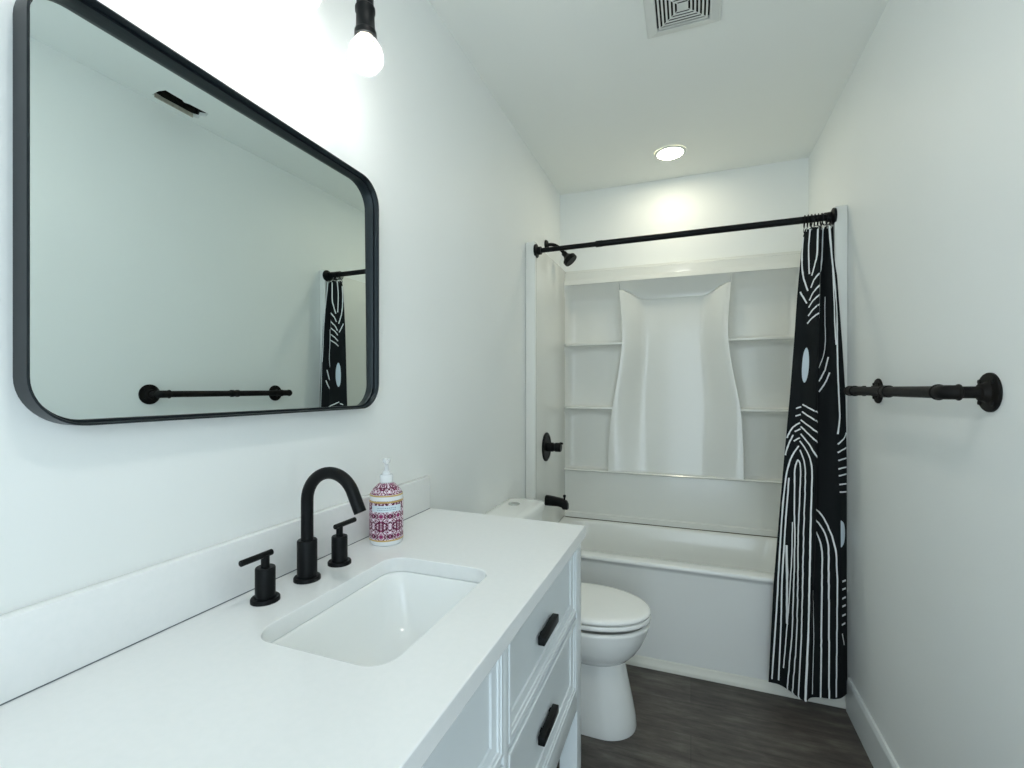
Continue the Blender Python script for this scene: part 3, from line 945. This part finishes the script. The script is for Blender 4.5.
def ribbon(pts, width, slot):
    """a printed line: a narrow strip that follows the folds"""
    fine = []
    for (t0, z0), (t1, z1) in zip(pts[:-1], pts[1:]):
        for q in (0, .5):
            fine.append((t0 + (t1 - t0) * q, z0 + (z1 - z0) * q))
    fine.append(pts[-1])
    out = []
    for i, (t, z) in enumerate(fine):
        (ta, za), (tb_, zb) = fine[max(i - 1, 0)], fine[min(i + 1, len(fine) - 1)]
        et = max((cloth_at(t + .004, z) - cloth_at(t - .004, z)).length / .008, .05)
        ds, dz = (tb_ - ta) * et, zb - za
        ln = math.hypot(ds, dz)
        if ln < 1e-6:
            continue
        out.append([cloth_up(t - dz / ln * width * k / et, z + ds / ln * width * k) for k in (-.5, -.25, 0, .25, .5)])
    if len(out) > 1:
        mb.slot = slot
        mb.grid(out)
        mb.slot = 0


for w, pts in LINES:
    ribbon(pts, .0056 * w, 1)


def disc(t0, z0, rt, rz, slot, half=0):
    c = cloth_at(t0, z0)
    rows_ = []
    for k in range(6):
        f = k / 5
        rows_.append([])
        for a in range(33):
            an = 2 * PI * a / 32 if not half else -PI / 2 + PI * a / 32
            t, z = t0 + rt * f * math.cos(an), z0 + rz * f * math.sin(an)
            rows_[-1].append(cloth_up(t, z))
    mb.slot = slot
    mb.grid(rows_)
    mb.slot = 0


disc(MOON[0], MOON[1], .046, .070, 2)
disc(HALF[0], HALF[1], .075, .050, 2, 1)
mb.build('cloth', [M['cloth'], M['cloth_white'], M['cloth_blue']], cur, angle=70, recalc=False)
for k in range(9):
    x = .428 + .0118 * k
    tilt = random.uniform(-.25, .25)
    mb = MB()
    mb.torus((x, RY, rodz(x) - .006), (1, tilt, tilt * .4), .0225, .0026, 28, 8)
    rg = mb.build('curtain_ring', M['black'], cur)
    t = .06 + .88 * k / 8
    q = cloth_at(t, 1.885)
    mb = MB()
    mb.tube([(x, RY, rodz(x) - .0285), (x * .6 + q.x * .4, RY * .6 + q.y * .4, 1.889), (q.x, q.y, 1.884), (q.x, q.y - .003, 1.872)], .0022, 8)
    hk = mb.build('hook', M['chrome'], rg)
    hk['label'] = 'bright metal hook'

# ------------------------------------------------------------------ toilet
AY = 1.768
toi = thing('toilet', 'white two-piece toilet with closed lid between the vanity and the tub', 'toilet', (-.45, AY, 0))


def egg(xf, xc, xb, b, z, n=56, sq=2.6):
    pts = []
    for k in range(n):
        a = 2 * PI * k / n
        ca, sa = math.cos(a), math.sin(a)
        if ca >= 0:
            x, y = xc + (xf - xc) * ca, b * sa
        else:
            x = xc - (xc - xb) * abs(ca) ** (2 / sq)
            y = b * math.copysign(abs(sa) ** (2 / sq), sa)
        pts.append((x, AY + y, z))
    return pts


mb = MB()
mb.grid([egg(-.187, -.30, -.62, .104, 0), egg(-.185, -.30, -.62, .106, .010), egg(-.190, -.30, -.62, .103, .05), egg(-.204, -.31, -.62, .096, .12),
         egg(-.219, -.32, -.62, .088, .19), egg(-.232, -.33, -.62, .082, .246), egg(-.228, -.33, -.62, .088, .249),
         egg(-.206, -.34, -.615, .116, .261), egg(-.184, -.345, -.61, .136, .284), egg(-.164, -.35, -.60, .149, .315), egg(-.149, -.355, -.60, .157, .35),
         egg(-.140, -.36, -.60, .160, .378), egg(-.138, -.36, -.60, .160, .384), egg(-.142, -.36, -.60, .157, .389), egg(-.152, -.36, -.59, .147, .390), egg(-.154, -.36, -.59, .145, .386), egg(-.21, -.36, -.55, .105, .33)],
        close_u=True, cap0=True, cap1=True)
mb.build('bowl', M['porcelain'], toi, angle=55)
mb = MB()
mb.grid([egg(-.165, -.36, -.575, .135, .4025), egg(-.138, -.36, -.58, .157, .4030), egg(-.135, -.36, -.58, .160, .4055), egg(-.134, -.36, -.58, .161, .413), egg(-.138, -.36, -.578, .158, .419),
         egg(-.16, -.36, -.57, .14, .419)], close_u=True, cap0=True, cap1=True)
mb.build('seat', M['seat'], toi, angle=50)
mb = MB()
mb.grid([egg(-.165, -.36, -.575, .135, .4235), egg(-.138, -.36, -.58, .157, .4240), egg(-.1355, -.36, -.58, .1595, .4265), egg(-.135, -.36, -.58, .160, .431), egg(-.139, -.36, -.578, .157, .437),
         egg(-.147, -.36, -.574, .151, .4405), egg(-.165, -.36, -.56, .138, .4435), egg(-.22, -.36, -.53, .10, .4465), egg(-.29, -.36, -.44, .04, .448)], close_u=True, cap0=True, cap1=True)
mb.build('lid', M['seat'], toi, angle=60)
for y in (-.07, .07):
    box('hinge', M['seat'], toi, -.600, -.560, AY + y - .02, AY + y + .02, .396, .436, .006)
mb = MB()
rows = []
for z, i_ in ((.385, .02), (.40, .008), (.50, .004), (.70, 0), (.722, 0)):
    rows.append([(a, b, z) for a, b in rrect((-.752 - .592) / 2, AY, .080 - i_ * .6, .178 - i_, .03)])
mb.grid(rows, close_u=True, cap0=True, cap1=True)
mb.build('tank', M['porcelain'], toi, angle=50)
mb = MB()
rows = []
for z, i_ in ((.7225, .004), (.725, 0), (.746, 0), (.754, .003), (.759, .010), (.761, .03)):
    rows.append([(a, b, z) for a, b in rrect((-.7545 - .584) / 2, AY, .0853 - i_, .186 - i_, .03 - i_ * .3)])
mb.grid(rows, close_u=True, cap0=True, cap1=True)
mb.build('tank_lid', M['porcelain'], toi, angle=50)
mb = MB()
mb.lathe([(.024, 0), (.024, .003), (.022, .005), (.0015, .005), (.001, .004), (.0, .004)], (-.684, AY + .055, .7605), (0, 0, 1), 32)
mb.build('flush_button', M['chrome'], toi)['label'] = 'chrome dual flush button'
mb = MB()
mb.box(-.68, -.56, AY - .10, AY + .10, .34, .392, .02, 3)
mb.build('tank_shelf', M['porcelain'], toi)

# ------------------------------------------------------------------ vanity
VY0, VY1, VX0, VXF, VZ0, VZ1 = .05, 1.229, XL + .003, -.2715, .42, .8475
van = thing('vanity_cabinet', 'white shaker vanity cabinet on square legs with black drawer pulls', 'vanity', (-.5, .635, 0))
mb = MB()
mb.box(VX0, VXF - .022, VY0 + .012, VY1 - .012, VZ0 + .012, VZ0 + .03)              # bottom
mb.box(VX0, VX0 + .012, VY0 + .03, VY1 - .03, VZ0 + .03, VZ1)                        # back
mb.box(VX0, VXF - .03, VY1 - .026, VY1 - .010, VZ0 + .004, VZ1)                      # far end panel
mb.box(VX0, VXF - .03, VY0 + .010, VY0 + .026, VZ0 + .004, VZ1)                      # near end panel
mb.box(VXF - .022, VXF, VY0 + .047, VY1 - .047, VZ0, VZ0 + .050, .0015)              # bottom rail
mb.box(VXF - .022, VXF, .678, .698, VZ0 + .034, VZ1, .0015)                          # centre stile
mb.box(VXF - .022, VXF - .004, VY0 + .047, VY1 - .047, .658, .670)                   # rail between the drawers
mb.build('carcass', M['cabinet'], van)
for y in (VY0, VY1 - .047):
    for x in (VX0, VXF - .047):
        mb = MB()
        mb.box(x, x + .047, y, y + .047, 0, VZ1, .0025)
        mb.build('leg', M['cabinet'], van)
mb = MB()
mb.box(VX0 + .02, VXF - .012, VY0 + .03, VY1 - .03, .150, .172, .002)
mb.build('lower_shelf', M['cabinet'], van)


def drawer(y0, y1, z0, z1):
    """shaker front: flat border, stepped moulding, recessed panel"""
    x1, xb = VXF + .001, VXF - .020

    def rg(i, x):
        return [(x, y0 + i, z0 + i), (x, y1 - i, z0 + i), (x, y1 - i, z1 - i), (x, y0 + i, z1 - i)]
    mb = MB()
    mb.grid([rg(0, xb), rg(0, x1 - .0015), rg(.0015, x1), rg(.0085, x1), rg(.0095, x1 - .002), rg(.015, x1 - .003), rg(.016, x1 - .0055), rg(.029, x1 - .0085),
             rg(.031, x1 - .0115), rg(.036, x1 - .012)], close_u=True, cap0=True, cap1=True)
    dr = mb.build('drawer', M['cabinet'], van, angle=20)
    mb = MB()
    yc, zc, hx = (y0 + y1) / 2, (z0 + z1) / 2 - .002, x1 - .012
    mb.box(hx + .004, hx + .018, yc - .064, yc + .041, zc - .016, zc + .001, .0015)
    for s in (-1, 1):
        mb.box(hx - .001, hx + .008, yc - .002 + s * .032 - .005, yc - .002 + s * .032 + .005, zc - .015, zc - .005)
    mb.build('handle', M['black'], dr)['label'] = 'black bar handle'


for y0, y1 in ((.099, .676), (.700, 1.174)):
    drawer(y0, y1, .672, .8455)
    drawer(y0, y1, .472, .656)

# countertop, backsplash, basin
SKX0, SKX1, SKY0, SKY1 = -.605, -.369, .506, .862
ct = MB()
bm = ct.bm
cz0, cz1 = .848, .878
outer = [bm.verts.new((x, y, cz1)) for x, y in ((XL + .001, .02), (-.260, .02), (-.260, 1.232), (XL + .001, 1.248))]
hole = rrect((SKX0 + SKX1) / 2, (SKY0 + SKY1) / 2, (SKX1 - SKX0) / 2, (SKY1 - SKY0) / 2, .040, 10)
inner = [bm.verts.new((x, y, cz1)) for x, y in hole]
es = [bm.edges.new((lp[i], lp[(i + 1) % len(lp)])) for lp in (outer, inner) for i in range(len(lp))]
r = bmesh.ops.triangle_fill(bm, edges=es, use_beauty=True)
fs = [g for g in r['geom'] if isinstance(g, bmesh.types.BMFace)]
ex = bmesh.ops.extrude_face_region(bm, geom=fs)
for vv in [g for g in ex['geom'] if isinstance(g, bmesh.types.BMVert)]:
    vv.co.z = cz0
ct_o = ct.build('countertop', M['quartz'], angle=30)
tag(ct_o, 'white quartz countertop with a sink cut-out on the vanity', 'countertop')
bv = ct_o.modifiers.new('eased_edge', 'BEVEL')
bv.width, bv.segments, bv.limit_method, bv.angle_limit = .0018, 2, 'ANGLE', math.radians(50)
bs = thing('backsplash', 'white quartz backsplash strip along the wall behind the faucet', 'backsplash', (-.747, .64, .878))
box('slab', M['quartz'], bs, XL + .001, -.737, .02, 1.243, .8795, .976, .0015)
box('gap_shade_strip', M['seam'], bs, XL + .001, -.7376, .02, 1.242, .8781, .8797)['label'] = 'dark grey strip for the shade in the backsplash gap'  # strip coloured as the shadow inside the gap under the slab

bas = thing('sink_basin', 'white rectangular undermount sink basin in the countertop', 'sink', (-.487, .684, .72))
bx, by, hx, hy = (SKX0 + SKX1) / 2, (SKY0 + SKY1) / 2, (SKX1 - SKX0) / 2, (SKY1 - SKY0) / 2


def brow(i, z, r):
    return [(a, b, z) for a, b in rrect(bx, by, hx - i, hy - i, r, 10)]


mb = MB()
rows = [brow(-.022, .8473, .055), brow(.0, .8473, .045), brow(.003, .845, .045), brow(.010, .82, .046), brow(.022, .785, .048), brow(.036, .755, .05), brow(.055, .738, .045),
        brow(.085, .729, .03), brow(.105, .727, .012)]
mb.grid(rows + [brow(.105, .719, .012), brow(.08, .719, .03), brow(.048, .728, .045), brow(.028, .747, .05), brow(.012, .78, .048), brow(.0, .82, .046), brow(-.008, .838, .045), brow(-.022, .838, .055)],
        close_u=True, close_v=True)
mb.bm.faces.new  # the floor of the basin is closed below
mb.build('bowl', M['basin'], bas, angle=50)
mb = MB()
mb.box(bx - hx + .10, bx + hx - .10, by - hy + .10, by + hy - .10, .7192, .7268)
mb.build('bowl_floor', M['basin'], bas)
mb = MB()
mb.lathe([(.022, 0), (.022, .002), (.018, .004), (.0, .005)], (bx, by, .7268), (0, 0, 1), 28)
mb.build('drain', M['black'], bas)['label'] = 'black drain'

# ------------------------------------------------------------------ faucet set
fa = thing('faucet', 'matte black gooseneck faucet with two lever handles behind the sink', 'faucet', (-.682, .698, .878))
FX, FY, FZ = -.682, .697, .8781
mb = MB()
mb.lathe([(.0243, 0), (.0243, .005), (.023, .007), (.0180, .007), (.0180, .074), (.0168, .076), (.0115, .076)], (FX, FY, FZ), (0, 0, 1), 40)
mb.build('spout_base', M['black'], fa)
pts = [(FX, FY, FZ + .072), (FX, FY, FZ + .10), (FX, FY, FZ + .13)]
R = .0560
zc = FZ + .150
for k in range(25):
    a = PI - math.radians(158) * k / 24
    pts.append((FX + R + R * math.cos(a), FY, zc + R * math.sin(a)))
e1 = Vector(pts[-1])
e0 = Vector(pts[-2])
pts.append(tuple(e1 + (e1 - e0).normalized() * .036))
mb = MB()
mb.tube(pts, .0112, 24)
mb.build('spout', M['black'], fa)
for hy_, dr in ((.602, -1), (.784, 1)):
    mb = MB()
    mb.lathe([(.0233, 0), (.0233, .005), (.022, .007), (.0160, .007), (.0160, .056), (.0148, .058), (.0068, .058), (.0068, .078), (.0, .078)], (-.681, hy_, FZ), (0, 0, 1), 36)
    vb = mb.build('valve_body', M['black'], fa)
    mb = MB()
    y0, y1 = hy_ - dr * .014, hy_ + dr * .048
    mb.tube([(-.681, y0, FZ + .079), (-.681, y0 + dr * .001, FZ + .079), (-.681, y1 - dr * .001, FZ + .079), (-.681, y1, FZ + .079)], [.0038, .0052, .0052, .0038], 18)
    mb.build('lever', M['black'], vb)

# ------------------------------------------------------------------ soap bottle
SBX, SBY, SZ = -.674, .935, .8782
so = thing('soap_dispenser', 'white pump soap bottle with a magenta damask label on the countertop', 'soap bottle', (SBX, SBY, SZ))
mb = MB()
mb.lathe([(.034, 0), (.0375, .003), (.0385, .008), (.0385, .110), (.036, .118), (.030, .127), (.021, .136), (.0135, .142), (.0125, .144)], (SBX, SBY, SZ), (0, 0, 1), 48)
mb.build('bottle', M['bottle'], so)
cam_ang = math.atan2(-SBY, -SBX)


def wrap(name, prof, mt, a0=-PI, a1=PI, n=64, uvs=False):
    mb = MB()
    rows = []
    for r_, t_ in prof:
        rows.append([(SBX + r_ * math.cos(cam_ang + a0 + (a1 - a0) * k / n), SBY + r_ * math.sin(cam_ang + a0 + (a1 - a0) * k / n), SZ + t_) for k in range(n + 1)])
    mb.grid(rows)
    o = mb.build(name, mt, so, angle=60)
    if uvs:
        me = o.data
        ul = me.uv_layers.new(name='UVMap')
        off = world_origin(o)
        for p in me.polygons:
            cen = math.atan2(p.center.y + off.y - SBY, p.center.x + off.x - SBX) - cam_ang
            cen = (cen + PI) % (2 * PI) - PI
            for li in p.loop_indices:
                c_ = me.vertices[me.loops[li].vertex_index].co + off
                an = math.atan2(c_.y - SBY, c_.x - SBX) - cam_ang
                an = (an + PI) % (2 * PI) - PI
                if an - cen > PI:
                    an -= 2 * PI
                if cen - an > PI:
                    an += 2 * PI
                ul.data[li].uv = (an / (2 * PI) + .5 + .05, (c_.z - SZ) / .12)
    return o


wrap('label', [(.0389, .012), (.0389, .104)], M['damask'], uvs=True)['label'] = 'magenta and white damask label'
wrap('label', [(.0365, .1172), (.0304, .1272), (.0214, .1362), (.0150, .1412)], M['damask'], uvs=True)['label'] = 'damask shoulder label'
wrap('gold_band', [(.0391, .0115), (.0391, .0150)], M['gold'])
wrap('gold_band', [(.0391, .0995), (.0391, .1035)], M['gold'])
wrap('gold_band', [(.0384, .1135), (.0374, .1165)], M['gold'])
wrap('name_band', [(.0393, .079), (.0393, .094)], M['tag'], -.95, .95)
mb = MB()
for row, (zz, h2) in enumerate(((.0885, .0010), (.0840, .0008))):
    a = -.55
    while a < .55:
        wd = random.uniform(.03, .09)
        rr = .03945
        mb.grid([[(SBX + rr * math.cos(cam_ang + a + wd * q), SBY + rr * math.sin(cam_ang + a + wd * q), SZ + zz + s * h2) for q in (0, .5, 1)] for s in (-1, 1)])
        a += wd + .03
mb.build('lettering', M['ink'], so)['label'] = 'tiny blue grey lettering'
mb = MB()
mb.lathe([(.0135, .142), (.0150, .143), (.0150, .158), (.0140, .160), (.0095, .160), (.0085, .166), (.0050, .168), (.0042, .188)], (SBX, SBY, SZ), (0, 0, 1), 32)
mb.build('pump_collar', M['bottle'], so)
mb = MB()
mb.lathe([(.0050, .186), (.0085, .188), (.0095, .192), (.0085, .197), (.0, .198)], (SBX, SBY, SZ), (0, 0, 1), 24)
mb.tube([(SBX, SBY, SZ + .193), (SBX + .010, SBY - .012, SZ + .193), (SBX + .017, SBY - .021, SZ + .192), (SBX + .020, SBY - .026, SZ + .187)], [.0048, .0045, .0038, .0034], 12)
mb.build('pump_nozzle', M['bottle'], so)

# ------------------------------------------------------------------ mirror
MY0, MY1, MZ0, MZ1, MXF, MXG = .3124, .978, 1.193, 1.750, -.7262, -.7485
mi = thing('mirror', 'large wall mirror with rounded corners in a deep black metal frame above the vanity', 'mirror', (XL, (MY0 + MY1) / 2, MZ0))


def mring(i, x, r=.062):
    return [(x, a, b) for a, b in rrect((MY0 + MY1) / 2, (MZ0 + MZ1) / 2, (MY1 - MY0) / 2 - i, (MZ1 - MZ0) / 2 - i, r - i, 12)]


mb = MB()
mb.grid([mring(0, XL + .0005), mring(0, MXF - .001), mring(.0008, MXF), mring(.0024, MXF), mring(.0030, MXF - .001), mring(.0032, MXG + .009), mring(.0072, MXG + .009),
         mring(.0078, MXG - .004), mring(.0078, XL + .0005)], close_u=True, close_v=True)
mb.build('frame', M['frame'], mi, angle=30)
mb = MB()
hang = [(MXG + .007 * (b - (MY0 + MY1) / 2) - .006 * (c - (MZ0 + MZ1) / 2), b, c) for _, b, c in mring(.0075, MXG)]
mb.grid([mring(.0075, XL + .002), hang], close_u=True, cap0=True, cap1=True)
mb.build('glass', M['mirror'], mi, smooth=False)['label'] = 'silvered mirror glass'

# ------------------------------------------------------------------ vanity light
wl = thing('vanity_light', 'black pipe wall light with bare clear bulbs hanging above the mirror', 'wall light', (XL, .598, 2.071))
LXB = -.607
mb = MB()
mb.lathe([(.055, .0005), (.055, .008), (.048, .014), (.016, .016), (.016, .06), (.0, .06)], (XL, .598, 2.071), (1, 0, 0), 40)
mb.build('wall_plate', M['black'], wl)
mb = MB()
mb.tube([(XL + .05, .598, 2.071), (LXB, .598, 2.071)], .0125, 20)
mb.tube([(LXB, .404, 2.071), (LXB, .792, 2.071)], .0125, 20)
mb.build('pipe_bar', M['black'], wl)
def sc(prof, k=1.0):
    return [(r_ * k, t_ * k) for r_, t_ in prof]


for by_ in (.430, .600, .770):
    p0 = Vector((LXB, by_, 2.071))
    ax = Vector((.02, 0, -1)).normalized()
    mb = MB()
    mb.lathe(sc([(.013, 0), (.013, .03), (.0165, .036), (.0165, .070), (.0195, .074), (.0195, .082), (.0175, .086), (.0185, .118), (.0215, .122), (.0215, .132), (.018, .134), (.016, .128), (.0, .128)]),
             p0, ax, 32)
    sk = mb.build('socket', M['black'], wl)
    mb = MB()
    mb.lathe(sc([(.0150, .126), (.0165, .134), (.0240, .143), (.0310, .154), (.0345, .167), (.0330, .181), (.0250, .193), (.0130, .2005), (.0, .202)]), p0, ax, 36)
    bu = mb.build('bulb', M['bulb_glass'], wl, recalc=True)
    bu['label'] = 'clear glass bulb'
    mb = MB()
    mb.lathe(sc([(.0135, .128), (.0130, .134), (.0, .134)]), p0, ax, 24)
    mb.build('bulb_neck', M['gold'], bu)
    mb = MB()
    u = ax.orthogonal().normalized()
    w_ = ax.cross(u)
    for k in range(4):
        an = PI / 2 * k + .4
        dv = (u * math.cos(an) + w_ * math.sin(an))
        mb.tube([p0 + ax * .142 + dv * .006, p0 + ax * .184 + dv * .010], .0019, 8)
    mb.build('filament', M['filament'], bu)['label'] = 'glowing filaments'

# ------------------------------------------------------------------ ceiling: fan grille, tub downlight and an added fill light
fan = thing('exhaust_fan_grille', 'square white ceiling fan grille with concentric louvres', 'ceiling vent', (-.021, 1.54, H))
gx, gy, gh = -.024, 1.552, .114


def sq(hh, z):
    return [(gx - hh, gy - hh, z), (gx + hh, gy - hh, z), (gx + hh, gy + hh, z), (gx - hh, gy + hh, z)]


mb = MB()
mb.grid([sq(gh, H - .0005), sq(gh, H - .004), sq(gh - .006, H - .010), sq(gh - .030, H - .0155), sq(gh - .034, H - .0155), sq(gh - .034, H - .003), sq(gh - .034, H - .0005)],
        close_u=True, close_v=True)
mb.build('grille_frame', M['plastic'], fan, smooth=False)
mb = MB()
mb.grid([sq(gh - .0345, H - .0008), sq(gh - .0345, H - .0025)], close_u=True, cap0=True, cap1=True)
mb.build('shade_plate', M['dark'], fan, smooth=False)['label'] = 'dark plate for the shade behind the louvres'  # flat plate under the ceiling, coloured dark as the shade between louvres
ho = gh - .040
while ho > .020:
    mb = MB()
    mb.grid([sq(ho, H - .0128), sq(ho, H - .0142), sq(ho - .0056, H - .0142), sq(ho - .0056, H - .0128)], close_u=True, close_v=True)
    mb.build('louvre', M['plastic'], fan, smooth=False)
    ho -= .0115
mb = MB()
mb.grid([sq(ho, H - .0128), sq(ho, H - .0142)], close_u=True, cap0=True, cap1=True)
mb.build('centre_plate', M['plastic'], fan, smooth=False)
for k, (sx, sy) in enumerate(((1, 1), (1, -1), (-1, 1), (-1, -1))):
    mb = MB()
    mb.tube([(gx + sx * .01, gy + sy * .01, H - .0116), (gx + sx * (gh - .026), gy + sy * (gh - .026), H - .0116)], .0012, 6)
    mb.build('louvre_arm', M['plastic'], fan)

for lx, ly, mt, lb in ((-.098, 2.52, 'lens', 'round lit recessed light in the ceiling over the tub'),
                       (-.08, .42, 'lens_added', 'added unseen fill light in the ceiling above the vanity front')):  # second light is added out of view to brighten the vanity end
    dl = thing('recessed_downlight', lb, 'ceiling light', (lx, ly, H))
    mb = MB()
    mb.lathe([(.078, -.0005), (.078, -.003), (.074, -.006), (.064, -.007), (.062, -.005), (.062, -.0005)], (lx, ly, H), (0, 0, 1), 48, cap=False)
    mb.build('trim_ring', M['plastic'], dl)
    mb = MB()
    mb.lathe([(.062, -.001), (.062, -.0045), (.058, -.0055), (.0, -.006)], (lx, ly, H), (0, 0, 1), 48, cap=False)
    mb.build('lens', M[mt], dl)['label'] = 'lit lens'

# ------------------------------------------------------------------ towel bar
TX, TZ = .499, 1.233
tb = thing('towel_bar', 'black iron pipe towel bar with round flanges on the right wall', 'towel bar', (XR, 1.5, TZ))
for y in (1.243, 1.853):
    mb = MB()
    mb.lathe([(.0405, .0005), (.0405, .004), (.039, .006), (.022, .008), (.0185, .012), (.0175, .019), (.015, .020)], (XR, y, TZ), (-1, 0, 0), 40)
    for k in range(4):
        an = PI / 4 + PI / 2 * k
        mb.lathe([(.0052, .0075), (.0045, .0105), (.0, .0110)], (XR, y + .031 * math.cos(an), TZ + .031 * math.sin(an)), (-1, 0, 0), 12)
    fl = mb.build('wall_flange', M['pipe'], tb)
    mb = MB()
    mb.tube([(XR - .02, y, TZ), (TX + .012, y, TZ)], .0125, 20)
    mb.build('nipple', M['pipe'], fl)
# near elbow
pts = [(TX + .022, 1.243, TZ)]
for k in range(9):
    a = PI / 2 * k / 8
    pts.append((TX + .018 - .018 * math.sin(a), 1.243 + .018 - .018 * math.cos(a), TZ))
pts.append((TX, 1.243 + .032, TZ))
mb = MB()
mb.tube(pts, .0152, 20)
mb.torus((TX + .021, 1.243, TZ), (1, 0, 0), .0145, .0030)
mb.torus((TX, 1.243 + .031, TZ), (0, 1, 0), .0145, .0030)
mb.build('elbow', M['pipe'], tb)
mb = MB()
mb.tube([(TX, 1.270, TZ), (TX, 1.84, TZ)], .0134, 20)
mb.build('pipe', M['pipe'], tb)
mb = MB()
mb.lathe([(.0128, 0), (.0165, .001), (.0165, .011), (.0150, .012), (.0150, .028), (.0165, .029), (.0165, .039), (.0128, .040)], (TX, 1.545, TZ), (0, 1, 0), 28)
mb.build('coupling', M['pipe'], tb)
mb = MB()
mb.lathe([(.0128, 0), (.0170, .001), (.0170, .008), (.0152, .009), (.0152, .047), (.0170, .048), (.0170, .055), (.0128, .056)], (TX, 1.825, TZ), (0, 1, 0), 28)
mb.lathe([(.0152, 0), (.0152, .028), (.0170, .029), (.0170, .036), (.0128, .037)], (TX, 1.853, TZ), (1, 0, 0), 28)
mb.build('tee_fitting', M['pipe'], tb)
mb = MB()
mb.lathe([(.0132, 0), (.0132, .002), (.0155, .003), (.0155, .006), (.0135, .010), (.006, .012), (.0, .012)], (TX, 1.876, TZ), (0, 1, 0), 28)
mb.build('end_cap', M['pipe'], tb)
